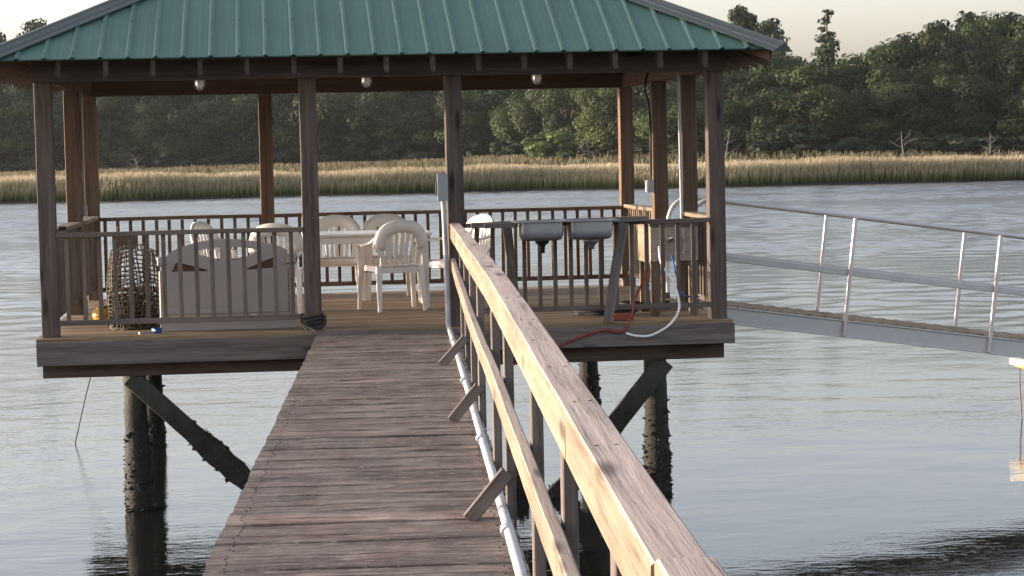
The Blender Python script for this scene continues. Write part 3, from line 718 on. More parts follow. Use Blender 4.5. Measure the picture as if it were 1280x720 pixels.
for u0, u1 in ((96, 140), (860, 902)):
    e = MB(); e.box(bx(u0), bx(u1) - .002, .01, .06, 0, bz(330), tint=1, cham=.01); e.build('leg', M['bench'], bn)
    e = MB(); e.box(bx(u0), bx(u1) - .002, .48, .53, 0, .40, tint=1, cham=.01); e.build('leg', M['bench'], bn)
    c = (bx(u0) + bx(u1)) / 2; sx = -1 if u0 < 500 else 1
    e = MB(); P = crv([(c, -.03, bz(300)), (c, .02, bz(262)), (c + sx * .015, .12, bz(258)), (c + sx * .02, .35, .60), (c + sx * .02, .52, .575), (c, .54, .52), (c, .51, .42)], 5)
    e.path(P, (1, 0, 0), .03, .085, cham=.01, tint=1); e.build('arm', M['bench'], bn)
MB().box(bx(142), bx(858), .037, .50, .375, .41, tint=1, cham=.008).build('seat', M['bench'], bn)
MB().box(bx(100), bx(900), -.012, -.001, bz(688), bz(604), tint=.9).build('apron', M['bench'], bn)
MB().box(bx(142), bx(858), -.014, -.002, bz(590), bz(560), tint=.9).build('ledge', M['bench'], bn)
for a, b, nm in ((150, 490, 'left'), (510, 850, 'right')):
    cu = MB(); cu.grid(lambda u, v: (bx(a) + (bx(b) - bx(a)) * u, .065 - .018 * math.sin(PI * u) * math.sin(PI * v), .42 + .19 * v + .02 * math.sin(PI * u)), 10, 8, .07)
    cu = cu.build('cushion', M['cushion']); cu.location = (0, 19.40, 0)
    tag(cu, 'brown cushion leaning inside the %s half of the bench back' % nm, 'cushion', 'bench cushions')

# ------------------------------------------------------------------ left corner clutter
tr = thing('crab_trap', 'tangled rusty wire crab trap standing left of the bench', 'crab trap', (-1.21, 19.86, 0))
w = MB(); R0 = lambda z: .195 + .045 * math.sin(z * 3.2 + .4) - .02 * z; H = .74
def wp(a, z): return (R0(z) * math.cos(a) * (1 + .04 * math.sin(5 * a + 9 * z)), R0(z) * math.sin(a) * .9, z * (1 - .10 * (1 + math.sin(a * 2 + 1)) * .5))
for k in range(30): w.tube([wp(2 * PI * k / 30 + .1 * math.sin(z * 9 + k), z) for z in [H * i / 10 for i in range(11)]], .0052, 4)
for k in range(19):
    z = .012 + H * k / 18 * .99; w.tube([wp(2 * PI * i / 24, z + .008 * math.sin(i * 1.7 + k)) for i in range(25)], .0052, 4)
w.build('wire_mesh', M['wire'], tr)
tg = MB()
for k in range(130):
    a = U(0, 2 * PI); r = .18 * math.sqrt(U(0, 1)); z = .3 * U(0, 1) ** 1.4 + .01; p = Vector((r * math.cos(a), r * math.sin(a), z)); P = [p]
    for i in range(6):
        p = p + Vector((U(-.09, .09), U(-.09, .09), U(-.06, .06))); l = math.hypot(p.x, p.y)
        if l > .20: p.x *= .20 / l; p.y *= .20 / l
        p.z = max(.01, min(.42, p.z)); P.append(p)
    tg.tube(crv(P, 3), U(.004, .008), 4)
tg.build('tangled_line', M['wire'], tr)
bd = MB(); bd.box(-1.40, -1.18, 20.14, 20.165, .69, .82, tint=.8); tag(bd.build('wooden_board', M['brown']), 'small brown board sticking up behind the wire crab trap', 'board')
fl = thing('yellow_float', 'round yellow fishing float with dark slot, on the deck beside the crab trap', 'float', (-1.53, 20.55, 0), .3)
MB().lathe((0, 0, 0), [(0, 0), (.05, .003), (.092, .03), (.108, .075), (.098, .12), (.06, .148), (.03, .155)], 24).build('shell', M['yellow'], fl)
MB().lathe((0, 0, 0), [(.062, .149), (.05, .160), (.0, .161)], 20).build('slot', M['black'], fl)
MB().tube([(.111 * math.cos(a), .111 * math.sin(a), .072) for a in [2 * PI * i / 24 for i in range(25)]], .004, 5).build('band', M['red'], fl)
br = thing('brush', 'small blue brush lying on the deck edge by the crab trap', 'brush', (-1.0, 19.2, .015), .6)
MB().box(-.16, -.02, -.01, .01, -.008, .010).build('handle', M['blade_metal'], br); MB().box(-.02, .05, -.03, .03, -.01, .035, cham=.012).build('head', M['blue'], br)
tag(MB().lathe((-1.775, 19.30, .90), [(0, 0), (.045, 0), (.047, .03), (.04, .036), (0, .036)], 20).build('can', M['black']), 'flat dark can standing on the left side rail', 'can')
tag(MB().tube([(-1.47, 20.2, 0.005), (-1.42, 20.45, .5), (-1.38, 20.6, .88)], .011, 8).build('pole', M['brown']), 'thin leaning pole behind the crab trap', 'pole')
rp = MB()
for k in range(4):
    z = .05 + .022 * k; rp.tube([(XmL + .084 * math.copysign(min(1, abs(math.cos(a)) * 1.35), math.cos(a)), YF + PW / 2 + .084 * math.copysign(min(1, abs(math.sin(a)) * 1.35), math.sin(a)), z + .022 * math.sin(a + k * .6)) for a in [2 * PI * i / 24 for i in range(25)]], .011, 6)
rp.tube(crv([(XmL - .09, YF - .03, .15), (XmL - .105, YF - .04, .12), (XmL - .09, YF - .06, .06), (XmL - .02, YF - .10, .02), (XmL + .03, YF - .17, -.02), (XmL + .035, YF - .17, -.12)], 6), .011, 6)
rp.tube(crv([(XmL + .09, YF - .03, .11), (XmL + .10, YF - .05, .12), (XmL + .09, YF - .07, .05), (XmL + .02, YF - .12, .015)], 6), .011, 6)
tag(rp.build('rope', M['rope_dark']), 'black rope tied round the foot of the left walkway post', 'rope')
tag(MB().tube([(-1.80, 24.17, -.1), (-1.83, 24.15, -.4), (-2.0, 24.0, -1.0), (-2.135, 23.88, -1.56)], .006, 5).build('line', M['rope_dark']), 'thin dark line hanging from the deck into the water', 'line')

# ------------------------------------------------------------------ sink counter
sk = thing('sink_counter', 'outdoor counter with double stainless steel sink on the front railing', 'sink', (0, 18.80, 0))
MB().path([(1.72, .20, .868), (2.3, .20, .880), (2.9, .20, .888), (3.26, .20, .893)], (0, 0, 1), .10, .045).build('counter_plank', M['fascia'], sk)
MB().path([(1.80, -.12, .872), (2.0, -.12, .874), (2.06, -.12, .875)], (0, 0, 1), .10, .04).build('counter_plank', M['fascia'], sk)
rim = MB()
sx0, sx1, sy0, sy1 = 2.055, 2.945, -.22, .145; b1 = (2.105, 2.475); b2 = (2.525, 2.895); by0, by1 = -.18, .10; zr = .905
for x0, x1, y0, y1 in ((sx0, sx1, sy0, by0), (sx0, sx1, by1, sy1), (sx0, b1[0], by0, by1), (b1[1], b2[0], by0, by1), (b2[1], sx1, by0, by1)): rim.box(x0, x1, y0, y1, zr - .012, zr, tint=1, cham=.003)
rim.build('rim', M['steel'], sk)
def bowl(x0, x1):
    m = MB(); cx, cy = (x0 + x1) / 2, (by0 + by1) / 2; n = 36; rings = []
    def ring(sx, sy, z, e): return [(cx + sx * math.copysign(abs(math.cos(a)) ** e, math.cos(a)), cy + sy * math.copysign(abs(math.sin(a)) ** e, math.sin(a)), z) for a in [2 * PI * i / n for i in range(n)]]
    hx, hy = (x1 - x0) / 2, (by1 - by0) / 2
    for sc, z, e in ((1.0, zr - .006, .25), (1.0, zr - .09, .28), (.97, zr - .135, .32), (.90, zr - .160, .36), (.75, zr - .169, .4), (.15, zr - .174, .9)): rings += ring(hx * sc, hy * sc, z, e)
    fs = [(i * n + k, i * n + (k + 1) % n, (i + 1) * n + (k + 1) % n, (i + 1) * n + k) for i in range(5) for k in range(n)]
    m._add(rings, fs, None, 1., None, True)
    return m.build('bowl', M['steel'], sk)
bowl(*b1); bowl(*b2)
MB().lathe((2.30, -.04, zr - .178), [(.06, .004), (.06, -.01), (.035, -.03), (.024, -.045), (.022, -.10), (0, -.10)], 16).build('drain', M['black'], sk)
MB().lathe((2.72, -.04, zr - .178), [(.065, .004), (.065, -.018), (.045, -.03), (.03, -.05), (.03, -.075), (0, -.075)], 16).build('drain', M['steel'], sk)
MB().path([(2.02, .12, .85), (2.06, .135, .42), (2.10, .15, .003)], (0, 1, 0), .075, .04).build('leg', M['baluster'], sk)
MB().path([(3.03, .12, .865), (2.95, .14, .42), (2.885, .16, .003)], (0, 1, 0), .085, .04).build('leg', M['fascia'], sk)

# ------------------------------------------------------------------ fish cleaning table behind the right railing
ft = thing('cleaning_table', 'wooden fish cleaning table with deep apron behind the right front railing', 'table', (3.37, 19.55, 0))
MB().box(-.01, .44, -.02, .70, .80, .835, tint=1.0).build('tabletop', M['fascia'], ft)
MB().box(0, .43, 0, .025, .49, .798, tint=1.0).build('apron', M['ply'], ft)
MB().box(0, .025, .027, .68, .47, .798, tint=1.1).build('apron', M['rail'], ft)
MB().box(0, .43, .655, .68, .52, .798).build('apron', M['fascia'], ft) if False else None
for x, y in ((0.045, .05), (.39, .05), (.045, .63), (.39, .63)): MB().box(x - .04, x + .04, y - .018, y + .018, .0, .48).build('leg', M['rail'], ft)
fx = MB(); fx.lathe((.17, -.012, .69), [(.0, -.02), (.03, -.015), (.03, .015), (.0, .02)], 12, axis=(0, 1, 0)); fx.tube(crv([(.17, -.03, .69), (.20, -.05, .70), (.25, -.05, .66), (.255, -.05, .58)], 5), .012, 8)
fx.build('spigot', M['blade_metal'], ft)
fx = MB(); fx.tube([(.30, -.02, .78), (.30, -.03, .60), (.29, -.03, .55)], .012, 8); fx.build('tap_pipe', M['pvc'], ft)

tag(MB().tube(crv([(3.30, 19.40, .46), (3.24, 18.99, .41), (3.13, 18.95, .22), (3.085, 18.92, .06), (3.0, 18.90, -.075), (2.86, 18.895, -.058), (2.735, 18.895, -.082), (2.6, 18.895, -.125), (2.49, 18.895, -.165), (2.30, 18.895, -.24), (2.05, 18.90, -.33)], 7), .0105, 8).build('hose', M['red']), 'red hose hanging over the deck edge below the sink counter', 'hose')
tag(MB().tube(crv([(3.44, 19.5, .62), (3.40, 19.2, .50), (3.43, 19.0, .40), (3.475, 18.93, .29), (3.50, 18.9, .115), (3.42, 18.89, -.02), (3.26, 18.89, -.11), (3.14, 18.89, -.118), (3.03, 18.89, -.092)], 7), .0115, 8).build('hose', M['white_hose']), 'white hose looping over the deck edge by the right corner', 'hose')
tag(MB().tube(crv([(3.55, 19.5, .55), (3.57, 19.3, .30), (3.62, 19.25, .20), (3.75, 19.3, .18)], 7), .008, 6).build('cable', M['blue']), 'thin blue cable under the cleaning table', 'cable')
def coil(cx, cy, r, n, label, seed):
    q = random.Random(seed); m = MB()
    m.tube([(cx + (r + q.uniform(-.02, .02) + .01 * math.sin(i)) * math.cos(i * .35), cy + (r * .8 + q.uniform(-.02, .02)) * math.sin(i * .35), .018 + .02 * (i / 18 % 3) + q.uniform(0, .008)) for i in range(n)], .0125, 6)
    tag(m.build('hose_coil', M['black']), label, 'hose coil', 'coiled black hoses on the deck')
coil(2.98, 19.75, .28, 90, 'coiled black hose on the deck behind the red brick block', 1); coil(3.42, 20.3, .22, 70, 'coiled black hose under the cleaning table', 2)
tag(MB().box(2.925, 3.135, 19.12, 19.20, .003, .063, tint=1, cham=.005).build('brick', M['brick']), 'long red brick lying on the deck edge under the right railing', 'brick')
# ------------------------------------------------------------------ gangway
gw = thing('gangway', 'aluminium gangway with tube handrails sloping down from the pavilion to the right', 'gangway', (0, 0, 0))
GS = -.1405
gz = lambda x, z0: z0 + GS * (x - 4.257)
GX0, GX1 = 4.02, 12.2
for y in (20.55, 21.65):
    m = MB()
    m.path([(GX0, y, gz(GX0, -.090)), (GX1, y, gz(GX1, -.090))], (0, 0, 1), .045, .165, tint=1, cham=.006); m.path([(GX0, y - .030, gz(GX0, -.012)), (GX1, y - .030, gz(GX1, -.012))], (0, 0, 1), .018, .012, tint=1); m.path([(GX0, y - .030, gz(GX0, -.166)), (GX1, y - .030, gz(GX1, -.166))], (0, 0, 1), .018, .012, tint=1); m.build('stringer', M['alu'], gw)
    MB().path([(GX0 + .08, y, gz(GX0 + .08, .452)), (GX1, y, gz(GX1, .452))], (0, 0, 1), .03, .062, tint=1, cham=.006).build('middle_rail', M['alu'], gw)
    z1 = .985
    P = crv([(3.90, y, gz(3.90, .02)), (3.905, y, gz(3.905, .60)), (3.935, y, gz(3.935, .82)), (4.03, y, gz(4.03, .945)), (4.17, y, gz(4.17, z1)), (4.5, y, gz(4.5, z1))], 6) + [(GX1, y, gz(GX1, z1))]
    MB().tube(P, .022, 10).build('handrail', M['alu'], gw)
    x = 5.375
    while x < GX1:
        MB().path([(x - .04, y - .0235, gz(x, -.13)), (x + .055, y - .0235, gz(x + .095, -.13))], (0, 1, 0), .07, .006, tint=1).build('bracket', M['alu'], gw)
        MB().tube([(x, y - .036, gz(x, -.155)), (x + .020, y - .034, gz(x, .0)), (x + .135, y - .018, gz(x + .135, z1 - .01))], .021, 10).build('upright', M['alu_post'], gw); x += 1.414
m = MB(); x = GX0 + .02
while x < GX1 - .1:
    m.path([(x, 20.585, gz(x, -.012)), (x, 21.615, gz(x, -.012))], (0, 0, 1), .135, .028); x += .14
m.build('tread', M['deck_tan'], gw)
# moored skiff, only the bow tip enters the picture
def skiff():
    t = thing('skiff', 'small yellow boat with cream gunwale, its bow at the right picture edge', 'boat', (8.09, 23.55, WATER), math.radians(-14))
    def hull(u, v):       # u along from the bow, v from keel to sheer
        b = .70 * min(1, (u * 1.9) ** .62) * (.45 + .55 * v ** .6); k = .02 + .45 * max(0, 1 - u * 3.0) ** 2
        z = k * (1 - v) + (.58 + .06 * max(0, 1 - u * 3)) * v - .06
        return b, u * 3.4 + .35 * (1 - v) * max(0, 1 - u * 3), z
    for sx in (-1, 1):
        h = MB(); h.grid(lambda u, v: (hull(u, v)[1], sx * hull(u, v)[0], hull(u, v)[2]), 26, 8, .03 * sx); h.build('hull', M['hull_yellow'], t)
        g = MB(); P = [(hull(i / 26, 1)[1] - .03, sx * hull(i / 26, 1)[0], hull(i / 26, 1)[2] + .02) for i in range(27)]; g.path(P, (0, 0, 1), .08, .07, tint=1, cham=.015); g.build('gunwale', M['cream'], t)
    f = MB(); f.grid(lambda u, v: (hull(.06 + .92 * u, .4)[1], (v - .5) * 2 * hull(.06 + .92 * u, .4)[0], hull(.06 + .92 * u, .4)[2]), 20, 6, .02); f.build('floor', M['cream'], t)
    MB().box(1.2, 1.45, -.6, .6, .30, .34, tint=1).build('thwart', M['cream'], t); MB().box(3.36, 3.40, -.68, .68, -.1, .37, tint=1).build('transom', M['hull_yellow'], t)
skiff()
tag(MB().tube([(8.125, 23.50, -.98), (8.10, 23.42, -1.2), (8.045, 23.2, -1.56)], .008, 5).build('rope', M['rope_pink']), 'faded red mooring rope from the yellow boat into the water', 'rope')

# ------------------------------------------------------------------ marsh grass
def grass_mat():
    m, n, b, out = new_mat('marsh_grass')
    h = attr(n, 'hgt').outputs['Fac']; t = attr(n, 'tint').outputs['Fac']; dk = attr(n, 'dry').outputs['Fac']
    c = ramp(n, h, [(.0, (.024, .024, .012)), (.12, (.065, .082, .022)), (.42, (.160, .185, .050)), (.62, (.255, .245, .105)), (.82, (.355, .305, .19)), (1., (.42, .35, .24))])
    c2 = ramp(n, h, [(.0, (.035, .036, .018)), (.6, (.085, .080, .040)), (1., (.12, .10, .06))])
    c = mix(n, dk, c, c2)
    tt = n.nodes.new('ShaderNodeCombineColor'); [n.links.new(t, tt.inputs[i]) for i in range(3)]
    c = mix(n, 1., c, tt.outputs[0], 'MULTIPLY'); n.links.new(c, b.inputs['Base Color']); b.inputs['Roughness'].default_value = .8; b.inputs['Specular IOR Level'].default_value = .1
    tr_ = n.nodes.new('ShaderNodeBsdfTranslucent'); n.links.new(c, tr_.inputs[0]); mx = n.nodes.new('ShaderNodeMixShader'); mx.inputs[0].default_value = .4
    n.links.new(b.outputs[0], mx.inputs[1]); n.links.new(tr_.outputs[0], mx.inputs[2]); n.links.new(mx.outputs[0], out.inputs[0])
    return m
M['grass'] = grass_mat()
def marsh(name, label, n, xr, dr, hr, wr, dry, seed):
    g = np.random.default_rng(seed); x = g.uniform(*xr, n); d = dr[0] + (dr[1] - dr[0]) * g.random(n) ** 1.3
    sh = 162 + 1.6 * np.sin(x * .11) + .8 * np.sin(x * .31 + 1); y = sh + d
    z = np.array([hgt(a, b) for a, b in zip(x, y)]) - .05
    h = g.uniform(*hr, n) * (1 + .06 * np.sin(x * .23 + y * .1) + .05 * np.sin(x * .71 + 2) + .04 * np.sin(x * 1.9 + y)) * np.clip(.62 + d / 3.0, 0, 1)
    w = g.uniform(*wr, n) / 2; a = g.uniform(0, PI, n); lx = g.normal(.04, .10, n) * h; ly = g.normal(0, .10, n) * h
    ca, sa = np.cos(a) * w, np.sin(a) * w
    V = np.zeros((n, 6, 3)); lv = (0, .55, 1.)
    for i, f in enumerate(lv):
        k = (1, .85, .3)[i]
        V[:, 2 * i, 0] = x + lx * f ** 1.6 - ca * k; V[:, 2 * i, 1] = y + ly * f ** 1.6 - sa * k; V[:, 2 * i, 2] = z + h * f
        V[:, 2 * i + 1, 0] = x + lx * f ** 1.6 + ca * k; V[:, 2 * i + 1, 1] = y + ly * f ** 1.6 + sa * k; V[:, 2 * i + 1, 2] = z + h * f
    base = np.arange(n)[:, None] * 6; F = np.concatenate([base + np.array([0, 1, 3, 2]), base + np.array([2, 3, 5, 4])]).astype(np.int32)
    me = bpy.data.meshes.new(name); me.vertices.add(n * 6); me.vertices.foreach_set('co', V.ravel()); me.loops.add(F.size); me.loops.foreach_set('vertex_index', F.ravel())
    me.polygons.add(len(F)); me.polygons.foreach_set('loop_start', np.arange(len(F), dtype=np.int32) * 4); me.polygons.foreach_set('loop_total', np.full(len(F), 4, np.int32))
    me.update(calc_edges=True)
    tn = np.clip(g.normal(1, .16, n) * (1 + .18 * np.sin(x * .17 + 3) * np.sin(x * .05)), .5, 1.6)
    for nm, v in (('hgt', np.tile([0, 0, .55, .55, 1, 1], n)), ('tint', np.repeat(tn, 6)), ('dry', np.full(n * 6, dry) if np.isscalar(dry) else dry)):
        at = me.attributes.new(nm, 'FLOAT', 'POINT'); at.data.foreach_set('value', v.astype(np.float32))
    me.materials.append(M['grass']); o = bpy.data.objects.new(name, me); COL.objects.link(o); tag(o, label, 'grass', None, 'stuff')
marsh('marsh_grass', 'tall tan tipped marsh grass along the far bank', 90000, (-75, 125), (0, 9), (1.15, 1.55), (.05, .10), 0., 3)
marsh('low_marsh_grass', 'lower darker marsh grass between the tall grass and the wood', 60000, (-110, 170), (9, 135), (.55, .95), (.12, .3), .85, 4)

# ------------------------------------------------------------------ forest
def leaf_mat(name, a, b_, tr=.3):
    m, n, b, out = new_mat(name)
    t = attr(n, 'tint').outputs['Fac']; oi = n.nodes.new('ShaderNodeObjectInfo')
    c = mix(n, t, a, b_)
    hs = n.nodes.new('ShaderNodeHueSaturation'); n.links.new(c, hs.inputs['Color'])
    n.links.new(math_(n, 'ADD', math_(n, 'MULTIPLY', oi.outputs['Random'], .035), .4825), hs.inputs['Hue']); n.links.new(math_(n, 'ADD', math_(n, 'MULTIPLY', oi.outputs['Random'], .5), .75), hs.inputs['Value'])
    n.links.new(hs.outputs[0], b.inputs['Base Color']); b.inputs['Roughness'].default_value = .65; b.inputs['Specular IOR Level'].default_value = .2
    tl = n.nodes.new('ShaderNodeBsdfTranslucent'); n.links.new(hs.outputs[0], tl.inputs[0]); mx = n.nodes.new('ShaderNodeMixShader'); mx.inputs[0].default_value = tr
    n.links.new(b.outputs[0], mx.inputs[1]); n.links.new(tl.outputs[0], mx.inputs[2]); n.links.new(mx.outputs[0], out.inputs[0])
    return m
M['leaf'] = leaf_mat('broadleaf_foliage', (.011, .019, .005), (.050, .073, .015), .2)
M['needle'] = leaf_mat('pine_foliage', (.016, .026, .012), (.040, .056, .022), .15)
M['shrub'] = leaf_mat('shrub_foliage', (.016, .024, .010), (.042, .052, .022), .2)
M['bush'] = leaf_mat('sun_brightened_foliage', (.05, .075, .02), (.125, .16, .045), .3)  # lighter leaf colour stands in for sunlight on the bush and one tree
M['bark'] = plain('grey_bark', (.14, .115, .095), .95, 0, .4, 1.5)
M['snag'] = plain('bleached_dead_wood', (.20, .18, .155), .9, 0, .2, 2)

def leaf_cloud(clumps, per, size, seed, flat=.0):
    """quads spread through the clump volumes; returns mesh"""
    g = np.random.default_rng(seed); C_ = []; N_ = []; T_ = []; S_ = []
    for (cx, cy, cz, rx, ry, rz) in clumps:
        n = int(per * (rx * ry * rz) ** (2 / 3) / 1.2) + 8
        d = g.normal(size=(n, 3)); d /= np.linalg.norm(d, axis=1)[:, None]; r = g.random(n) ** .28
        C_.append(np.array([cx, cy, cz]) + d * r[:, None] * np.array([rx, ry, rz])); k = d + g.normal(0, .34, (n, 3)) + np.array([0, 0, .30])
        N_.append(k / np.linalg.norm(k, axis=1)[:, None]); T_.append(np.clip(g.normal(.5, .14, n) + g.normal(0, .22), 0, 1)); S_.append(size * g.uniform(.6, 1.35, n))
    C_ = np.concatenate(C_); N_ = np.concatenate(N_); T_ = np.concatenate(T_); S_ = np.concatenate(S_); n = len(C_)
    a = np.cross(N_, g.normal(size=(n, 3))); a /= np.linalg.norm(a, axis=1)[:, None] + 1e-9; b = np.cross(N_, a)
    s = S_[:, None]; V = np.stack([C_ - a * s * .5 - b * s * .32, C_ + a * s * .15 - b * s * .42, C_ + a * s * .55 + b * s * .1, C_ - a * s * .1 + b * s * .45], 1)
    me = bpy.data.meshes.new('crown'); me.vertices.add(n * 4); me.vertices.foreach_set('co', V.ravel()); me.loops.add(n * 4); me.loops.foreach_set('vertex_index', np.arange(n * 4, dtype=np.int32))
    me.polygons.add(n); me.polygons.foreach_set('loop_start', np.arange(n, dtype=np.int32) * 4); me.polygons.foreach_set('loop_total', np.full(n, 4, np.int32)); me.update(calc_edges=True)
    at = me.attributes.new('tint', 'FLOAT', 'POINT'); at.data.foreach_set('value', np.repeat(T_, 4).astype(np.float32))
    return me
def limbs(pts_list, name, mat, parent):
    m = MB()
    for P, r0, r1_ in pts_list:
        Q = crv(P, 4); n = len(Q); m.tube(Q, r0, 7, radii=[r0 + (r1_ - r0) * i / (n - 1) for i in range(n)])
    return m.build(name, mat, parent)
def tree_proto(kind, seed, label, grp):
    """10 m tall prototype"""
    q = random.Random(seed); t = thing({'broad': 'broadleaf_tree', 'pine': 'pine_tree', 'wind': 'pine_tree', 'shrub': 'shrub', 'lit': 'bush'}[kind], label, 'tree' if kind not in ('shrub', 'lit') else 'shrub', (0, 0, 0), 0, grp)
    cl = []; lb = []
    if kind == 'broad':
        for i in range(25):
            z = q.uniform(2.4, 8.9); e = math.sin(PI * min(1, max(0, (z - 1.0) / 9.4)) ** .8) ** .7; R = 4.3 * e * q.uniform(.35, 1.0); a = q.uniform(0, 2 * PI)
            r = q.uniform(1.1, 2.1); cl.append((R * math.cos(a), R * math.sin(a), z, r * 1.15, r * 1.15, r * .78))
        lb.append(([(0, 0, -.4), (q.uniform(-.3, .3), q.uniform(-.3, .3), 3), (q.uniform(-.5, .5), q.uniform(-.5, .5), 7.5)], .28, .08))
        for c in cl[::4]: lb.append(([(0, 0, 1.4 + c[2] * .2), (c[0] * .5, c[1] * .5, c[2] * .6 + .6), c[:3]], .12, .03))
        me = leaf_cloud(cl, 250, .27, seed); mt = M['leaf']
    elif kind == 'pine':
        lean = q.uniform(-.4, .4)
        for i in range(40):
            f = i / 39; z = 4.6 + 5.0 * f + q.uniform(-.2, .2); R = (.5 + 2.1 * math.sin(PI * min(1, .25 + f * .75)) ** .8) * q.uniform(.15, 1.1); a = q.uniform(0, 2 * PI); r = q.uniform(.5, .95)
            c = (R * math.cos(a) + lean * z / 10, R * math.sin(a), z, r * 1.25, r * 1.25, r * .62); cl.append(c); lb.append(([(lean * z / 10, 0, z - .5), (c[0] * .6 + lean * .04 * z, c[1] * .6, z - .25), c[:3]], .06, .02))
        lb.append(([(0, 0, -.4), (lean * .4, 0, 4), (lean, 0, 9.6)], .2, .06)); me = leaf_cloud(cl, 150, .30, seed); mt = M['needle']
    elif kind == 'wind':
        for z, x0, r in ((6.8, 0, 1.3), (7.0, -1.6, 1.0), (7.1, 1.7, .9), (7.7, 0, .95), (8.0, -1.0, .7), (3.6, -1.3, 1.9), (4.0, 1.2, 1.9), (4.6, 0, 1.8), (5.2, -1.2, 1.4), (5.4, 1.0, 1.3), (6.2, -.6, 1.3), (6.5, 1.1, 1.0), (7.2, -.9, .9), (7.4, .5, 1.0), (8.0, 1.0, .75), (8.25, -.2, .7), (8.7, -.6, .55), (9.15, .5, .6), (9.5, -.1, .5), (9.75, .9, .55), (9.9, .25, .4)):
            cl.append((x0 * .8, q.uniform(-.4, .4), z, r, r * .8, r * .42)); lb.append(([(0, 0, z - .5), (x0 * .4, 0, z - .2), (x0 * .8, 0, z)], .06, .02))
        lb.append(([(0, 0, -.4), (.1, 0, 5), (.25, 0, 9.9)], .22, .05)); me = leaf_cloud(cl, 170, .26, seed); mt = M['needle']
    else:
        for i in range(16):
            a = q.uniform(0, 2 * PI); R = 3.6 * math.sqrt(q.random()); z = q.uniform(1.2, 8.2) * (1 - .45 * (R / 3.6) ** 2); r = q.uniform(1.1, 2.0); cl.append((R * math.cos(a), R * math.sin(a), z, r, r, r * .8))
        for i in range(4): a = q.uniform(0, 2 * PI); lb.append(([(0, 0, -.5), (math.cos(a), math.sin(a), 2.5), (2.2 * math.cos(a), 2.2 * math.sin(a), 6)], .16, .05))
        me = leaf_cloud(cl, 110, .62, seed); mt = M['shrub'] if kind == 'shrub' else M['bush']
    me.materials.append(mt); o = bpy.data.objects.new('crown', me); COL.objects.link(o); o.parent = t
    limbs(lb, 'trunk', M['bark'], t)
    return t
F_, YAW, PIT, ROL = 2776.4, .108, .0621, -.0206
def at_bearing(px, dist):
    """ground point in the compass direction the surveyed bearing px stands for, dist metres out"""
    b = YAW + math.atan((px - 640 + 3.5) / F_); return dist * math.tan(b), dist
EDGE = [(-1500, 345), (-700, 325), (-100, 305), (300, 300), (560, 292), (650, 280), (720, 248), (860, 228), (1000, 222), (1400, 212), (1900, 205)]
def edge(px):
    for (a, b), (c, d) in zip(EDGE[:-1], EDGE[1:]):
        if px <= c: return b + (d - b) * (px - a) / (c - a)
    return EDGE[-1][1]
TOPS = [(-1500, 20), (-500, 20), (0, 17.5), (300, 18.5), (600, 17), (760, 13), (900, 12.3), (1000, 12.6), (1100, 12.6), (1150, 13.6), (1200, 15.2), (1280, 15.0), (1500, 14), (1900, 13.5)]
def tops(px):
    for (a, b), (c, d) in zip(TOPS[:-1], TOPS[1:]):
        if px <= c: return b + (d - b) * (px - a) / (c - a)
    return TOPS[-1][1]
LAB_L = 'dark hazy broadleaf tree in the shaded wood seen through the pavilion'; GRP_L = 'broadleaf trees of the shaded wood'
LAB_R = 'sunlit green broadleaf tree in the wood right of the pavilion'; GRP_R = 'broadleaf trees of the sunlit wood'
LAB_P = 'tall pine with clumped crown rising above the wood skyline'; GRP_P = 'pines rising above the wood'
LAB_S = 'low grey green bush at the foot of the wood behind the marsh'; GRP_S = 'bushes at the foot of the wood'
broad = [tree_proto('broad', 20 + i, LAB_R, GRP_R) for i in range(6)]
pines = [tree_proto('pine', 40 + i, LAB_P, GRP_P) for i in range(3)]
shrubs = [tree_proto('shrub', 50 + i, LAB_S, GRP_S) for i in range(3)]
used = set()
def plant(protos, px, dist, height, width, label=None, grp=None):
    p = rnd.choice(protos); x, y = at_bearing(px, dist)
    if p.name in used: o = copy_tree(p)
    else: o = p; used.add(p.name)
    o.location = (x, y, hgt(x, y) - .1); o.rotation_euler = (0, 0, U(0, 2 * PI)); o.scale = (width / 8.6, width / 8.6, height / 10)
    if label: o['label'] = label
    if grp: o['group'] = grp
    elif 'group' in o and label: del o['group']
    return o
for row in range(4):
    px = -1150 + row * 23  # out-of-view trees at the far left are added to shade the left wood
    while px < 1640:
        d0 = edge(px) + row * 9 + U(-3, 3); L_ = px < 655
        h = tops(px) * (.60, .78, .92, .98)[row] * U(.90, 1.07); w = U(7.5, 10.5) * (1.1 if L_ else .92)
        plant(broad, px, d0, h, w, LAB_L if L_ else LAB_R, GRP_L if L_ else GRP_R)
        px += (w * .80) / d0 * F_ * U(.8, 1.15) * (1.5 if px < -300 else 1)
for k in range(3):
    px = -330
    while px < 1560:
        d0 = edge(px) - U(2, 8) + 15 * k
        plant(shrubs, px, d0, U(2.2, 4.6) if k == 0 else U(4.5, 6.5), U(4.5, 8) if k == 0 else U(8, 11), LAB_S, GRP_S); px += U(28, 62) if k == 0 else U(50, 70)
for px, d, h, w in ((925, 262, 17.6, 9), (962, 258, 15.6, 7), (855, 268, 17.8, 7), (1135, 245, 12.8, 7), (1172, 252, 14.8, 8), (1215, 250, 15.6, 8), (1262, 250, 15.4, 9), (1310, 250, 15.5, 9)):
    plant(pines, px, d, h, w * 1.45, LAB_P, GRP_P)
plant(pines, 52, 330, 22.6, 14, 'hazy pine crown showing left of the roof hip', None); plant(pines, 2, 320, 20.6, 12, 'pinkish backlit pine crown at the far left edge', None)
wind = tree_proto('wind', 60, 'lone ragged windswept pine standing above the treetops right of the roof', None); plant([wind], 1034, 232, 15.2, 12.5)
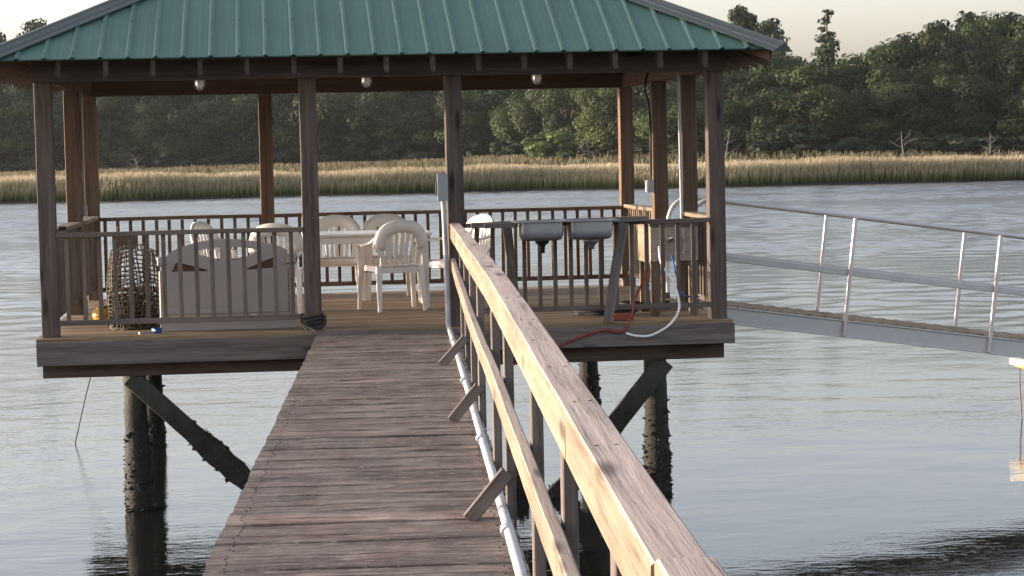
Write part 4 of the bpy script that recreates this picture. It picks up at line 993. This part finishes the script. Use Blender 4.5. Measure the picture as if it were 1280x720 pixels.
bush = tree_proto('lit', 61, 'round sunlit bush standing forward of the wood between the middle and right posts', None); plant([bush], 688, 232, 4.6, 6.6)
bush2 = tree_proto('broad', 62, 'yellow green sunlit tree beside the right rear post', None); plant([bush2], 757, 238, 8.6, 7.5); bush2.children[0].data.materials[0] = M['bush']
def snag(px, dist, h, seed, label):
    q = random.Random(seed); x, y = at_bearing(px, dist); t = thing('dead_tree', label, 'dead tree', (x, y, hgt(x, y) - .1), 0)
    tip = (q.uniform(-.6, .6), 0, h); limbs([([(0, 0, -.3), (q.uniform(-.3, .3), 0, h * .5), tip], .10, .02)], 'trunk', M['snag'], t)
    limbs([([(0, 0, h * f), (s * h * .25, q.uniform(-.3, .3), h * (f + .12)), (s * h * .5, q.uniform(-.4, .4), h * (f + q.uniform(-.05, .4)))], .045, .012) for f, s in ((.25, 1), (.4, -1), (.55, .8), (.65, -.7), (.75, .5))], 'branch', M['snag'], t)
snag(170, 286, 2.6, 1, 'bleached dead tree low in front of the wood on the left'); snag(905, 213, 3.0, 2, 'pale bare dead tree behind the right front corner post')
snag(735, 230, 2.8, 3, 'pale dead tree beside the right rear corner post'); snag(1130, 206, 2.8, 4, 'pale dead tree low in the sunlit wood on the right'); snag(1235, 204, 2.6, 5, 'grey dead branches at the foot of the wood at far right')

# ------------------------------------------------------------------ haze
def haze():
    x0, x1, y0, y1, z0, z1 = -420, 420, -60, 620, -3.9, 26
    me = bpy.data.meshes.new('haze'); v = [(x, y, z) for x in (x0, x1) for y in (y0, y1) for z in (z0, z1)]
    me.from_pydata(v, [], [(0, 1, 3, 2), (4, 6, 7, 5), (0, 4, 5, 1), (2, 3, 7, 6), (0, 2, 6, 4), (1, 5, 7, 3)])
    m = bpy.data.materials.new('haze'); m.use_nodes = True; n = m.node_tree; n.nodes.clear(); out = n.nodes.new('ShaderNodeOutputMaterial'); pv = n.nodes.new('ShaderNodeVolumePrincipled')
    pv.inputs['Color'].default_value = (.90, .92, .95, 1); pv.inputs['Density'].default_value = HAZE; pv.inputs['Anisotropy'].default_value = .45
    n.links.new(pv.outputs[0], out.inputs['Volume']); me.materials.append(m); o = bpy.data.objects.new('haze', me); COL.objects.link(o); o['kind'] = 'stuff'
HAZE = 0.00009
if HAZE: haze()
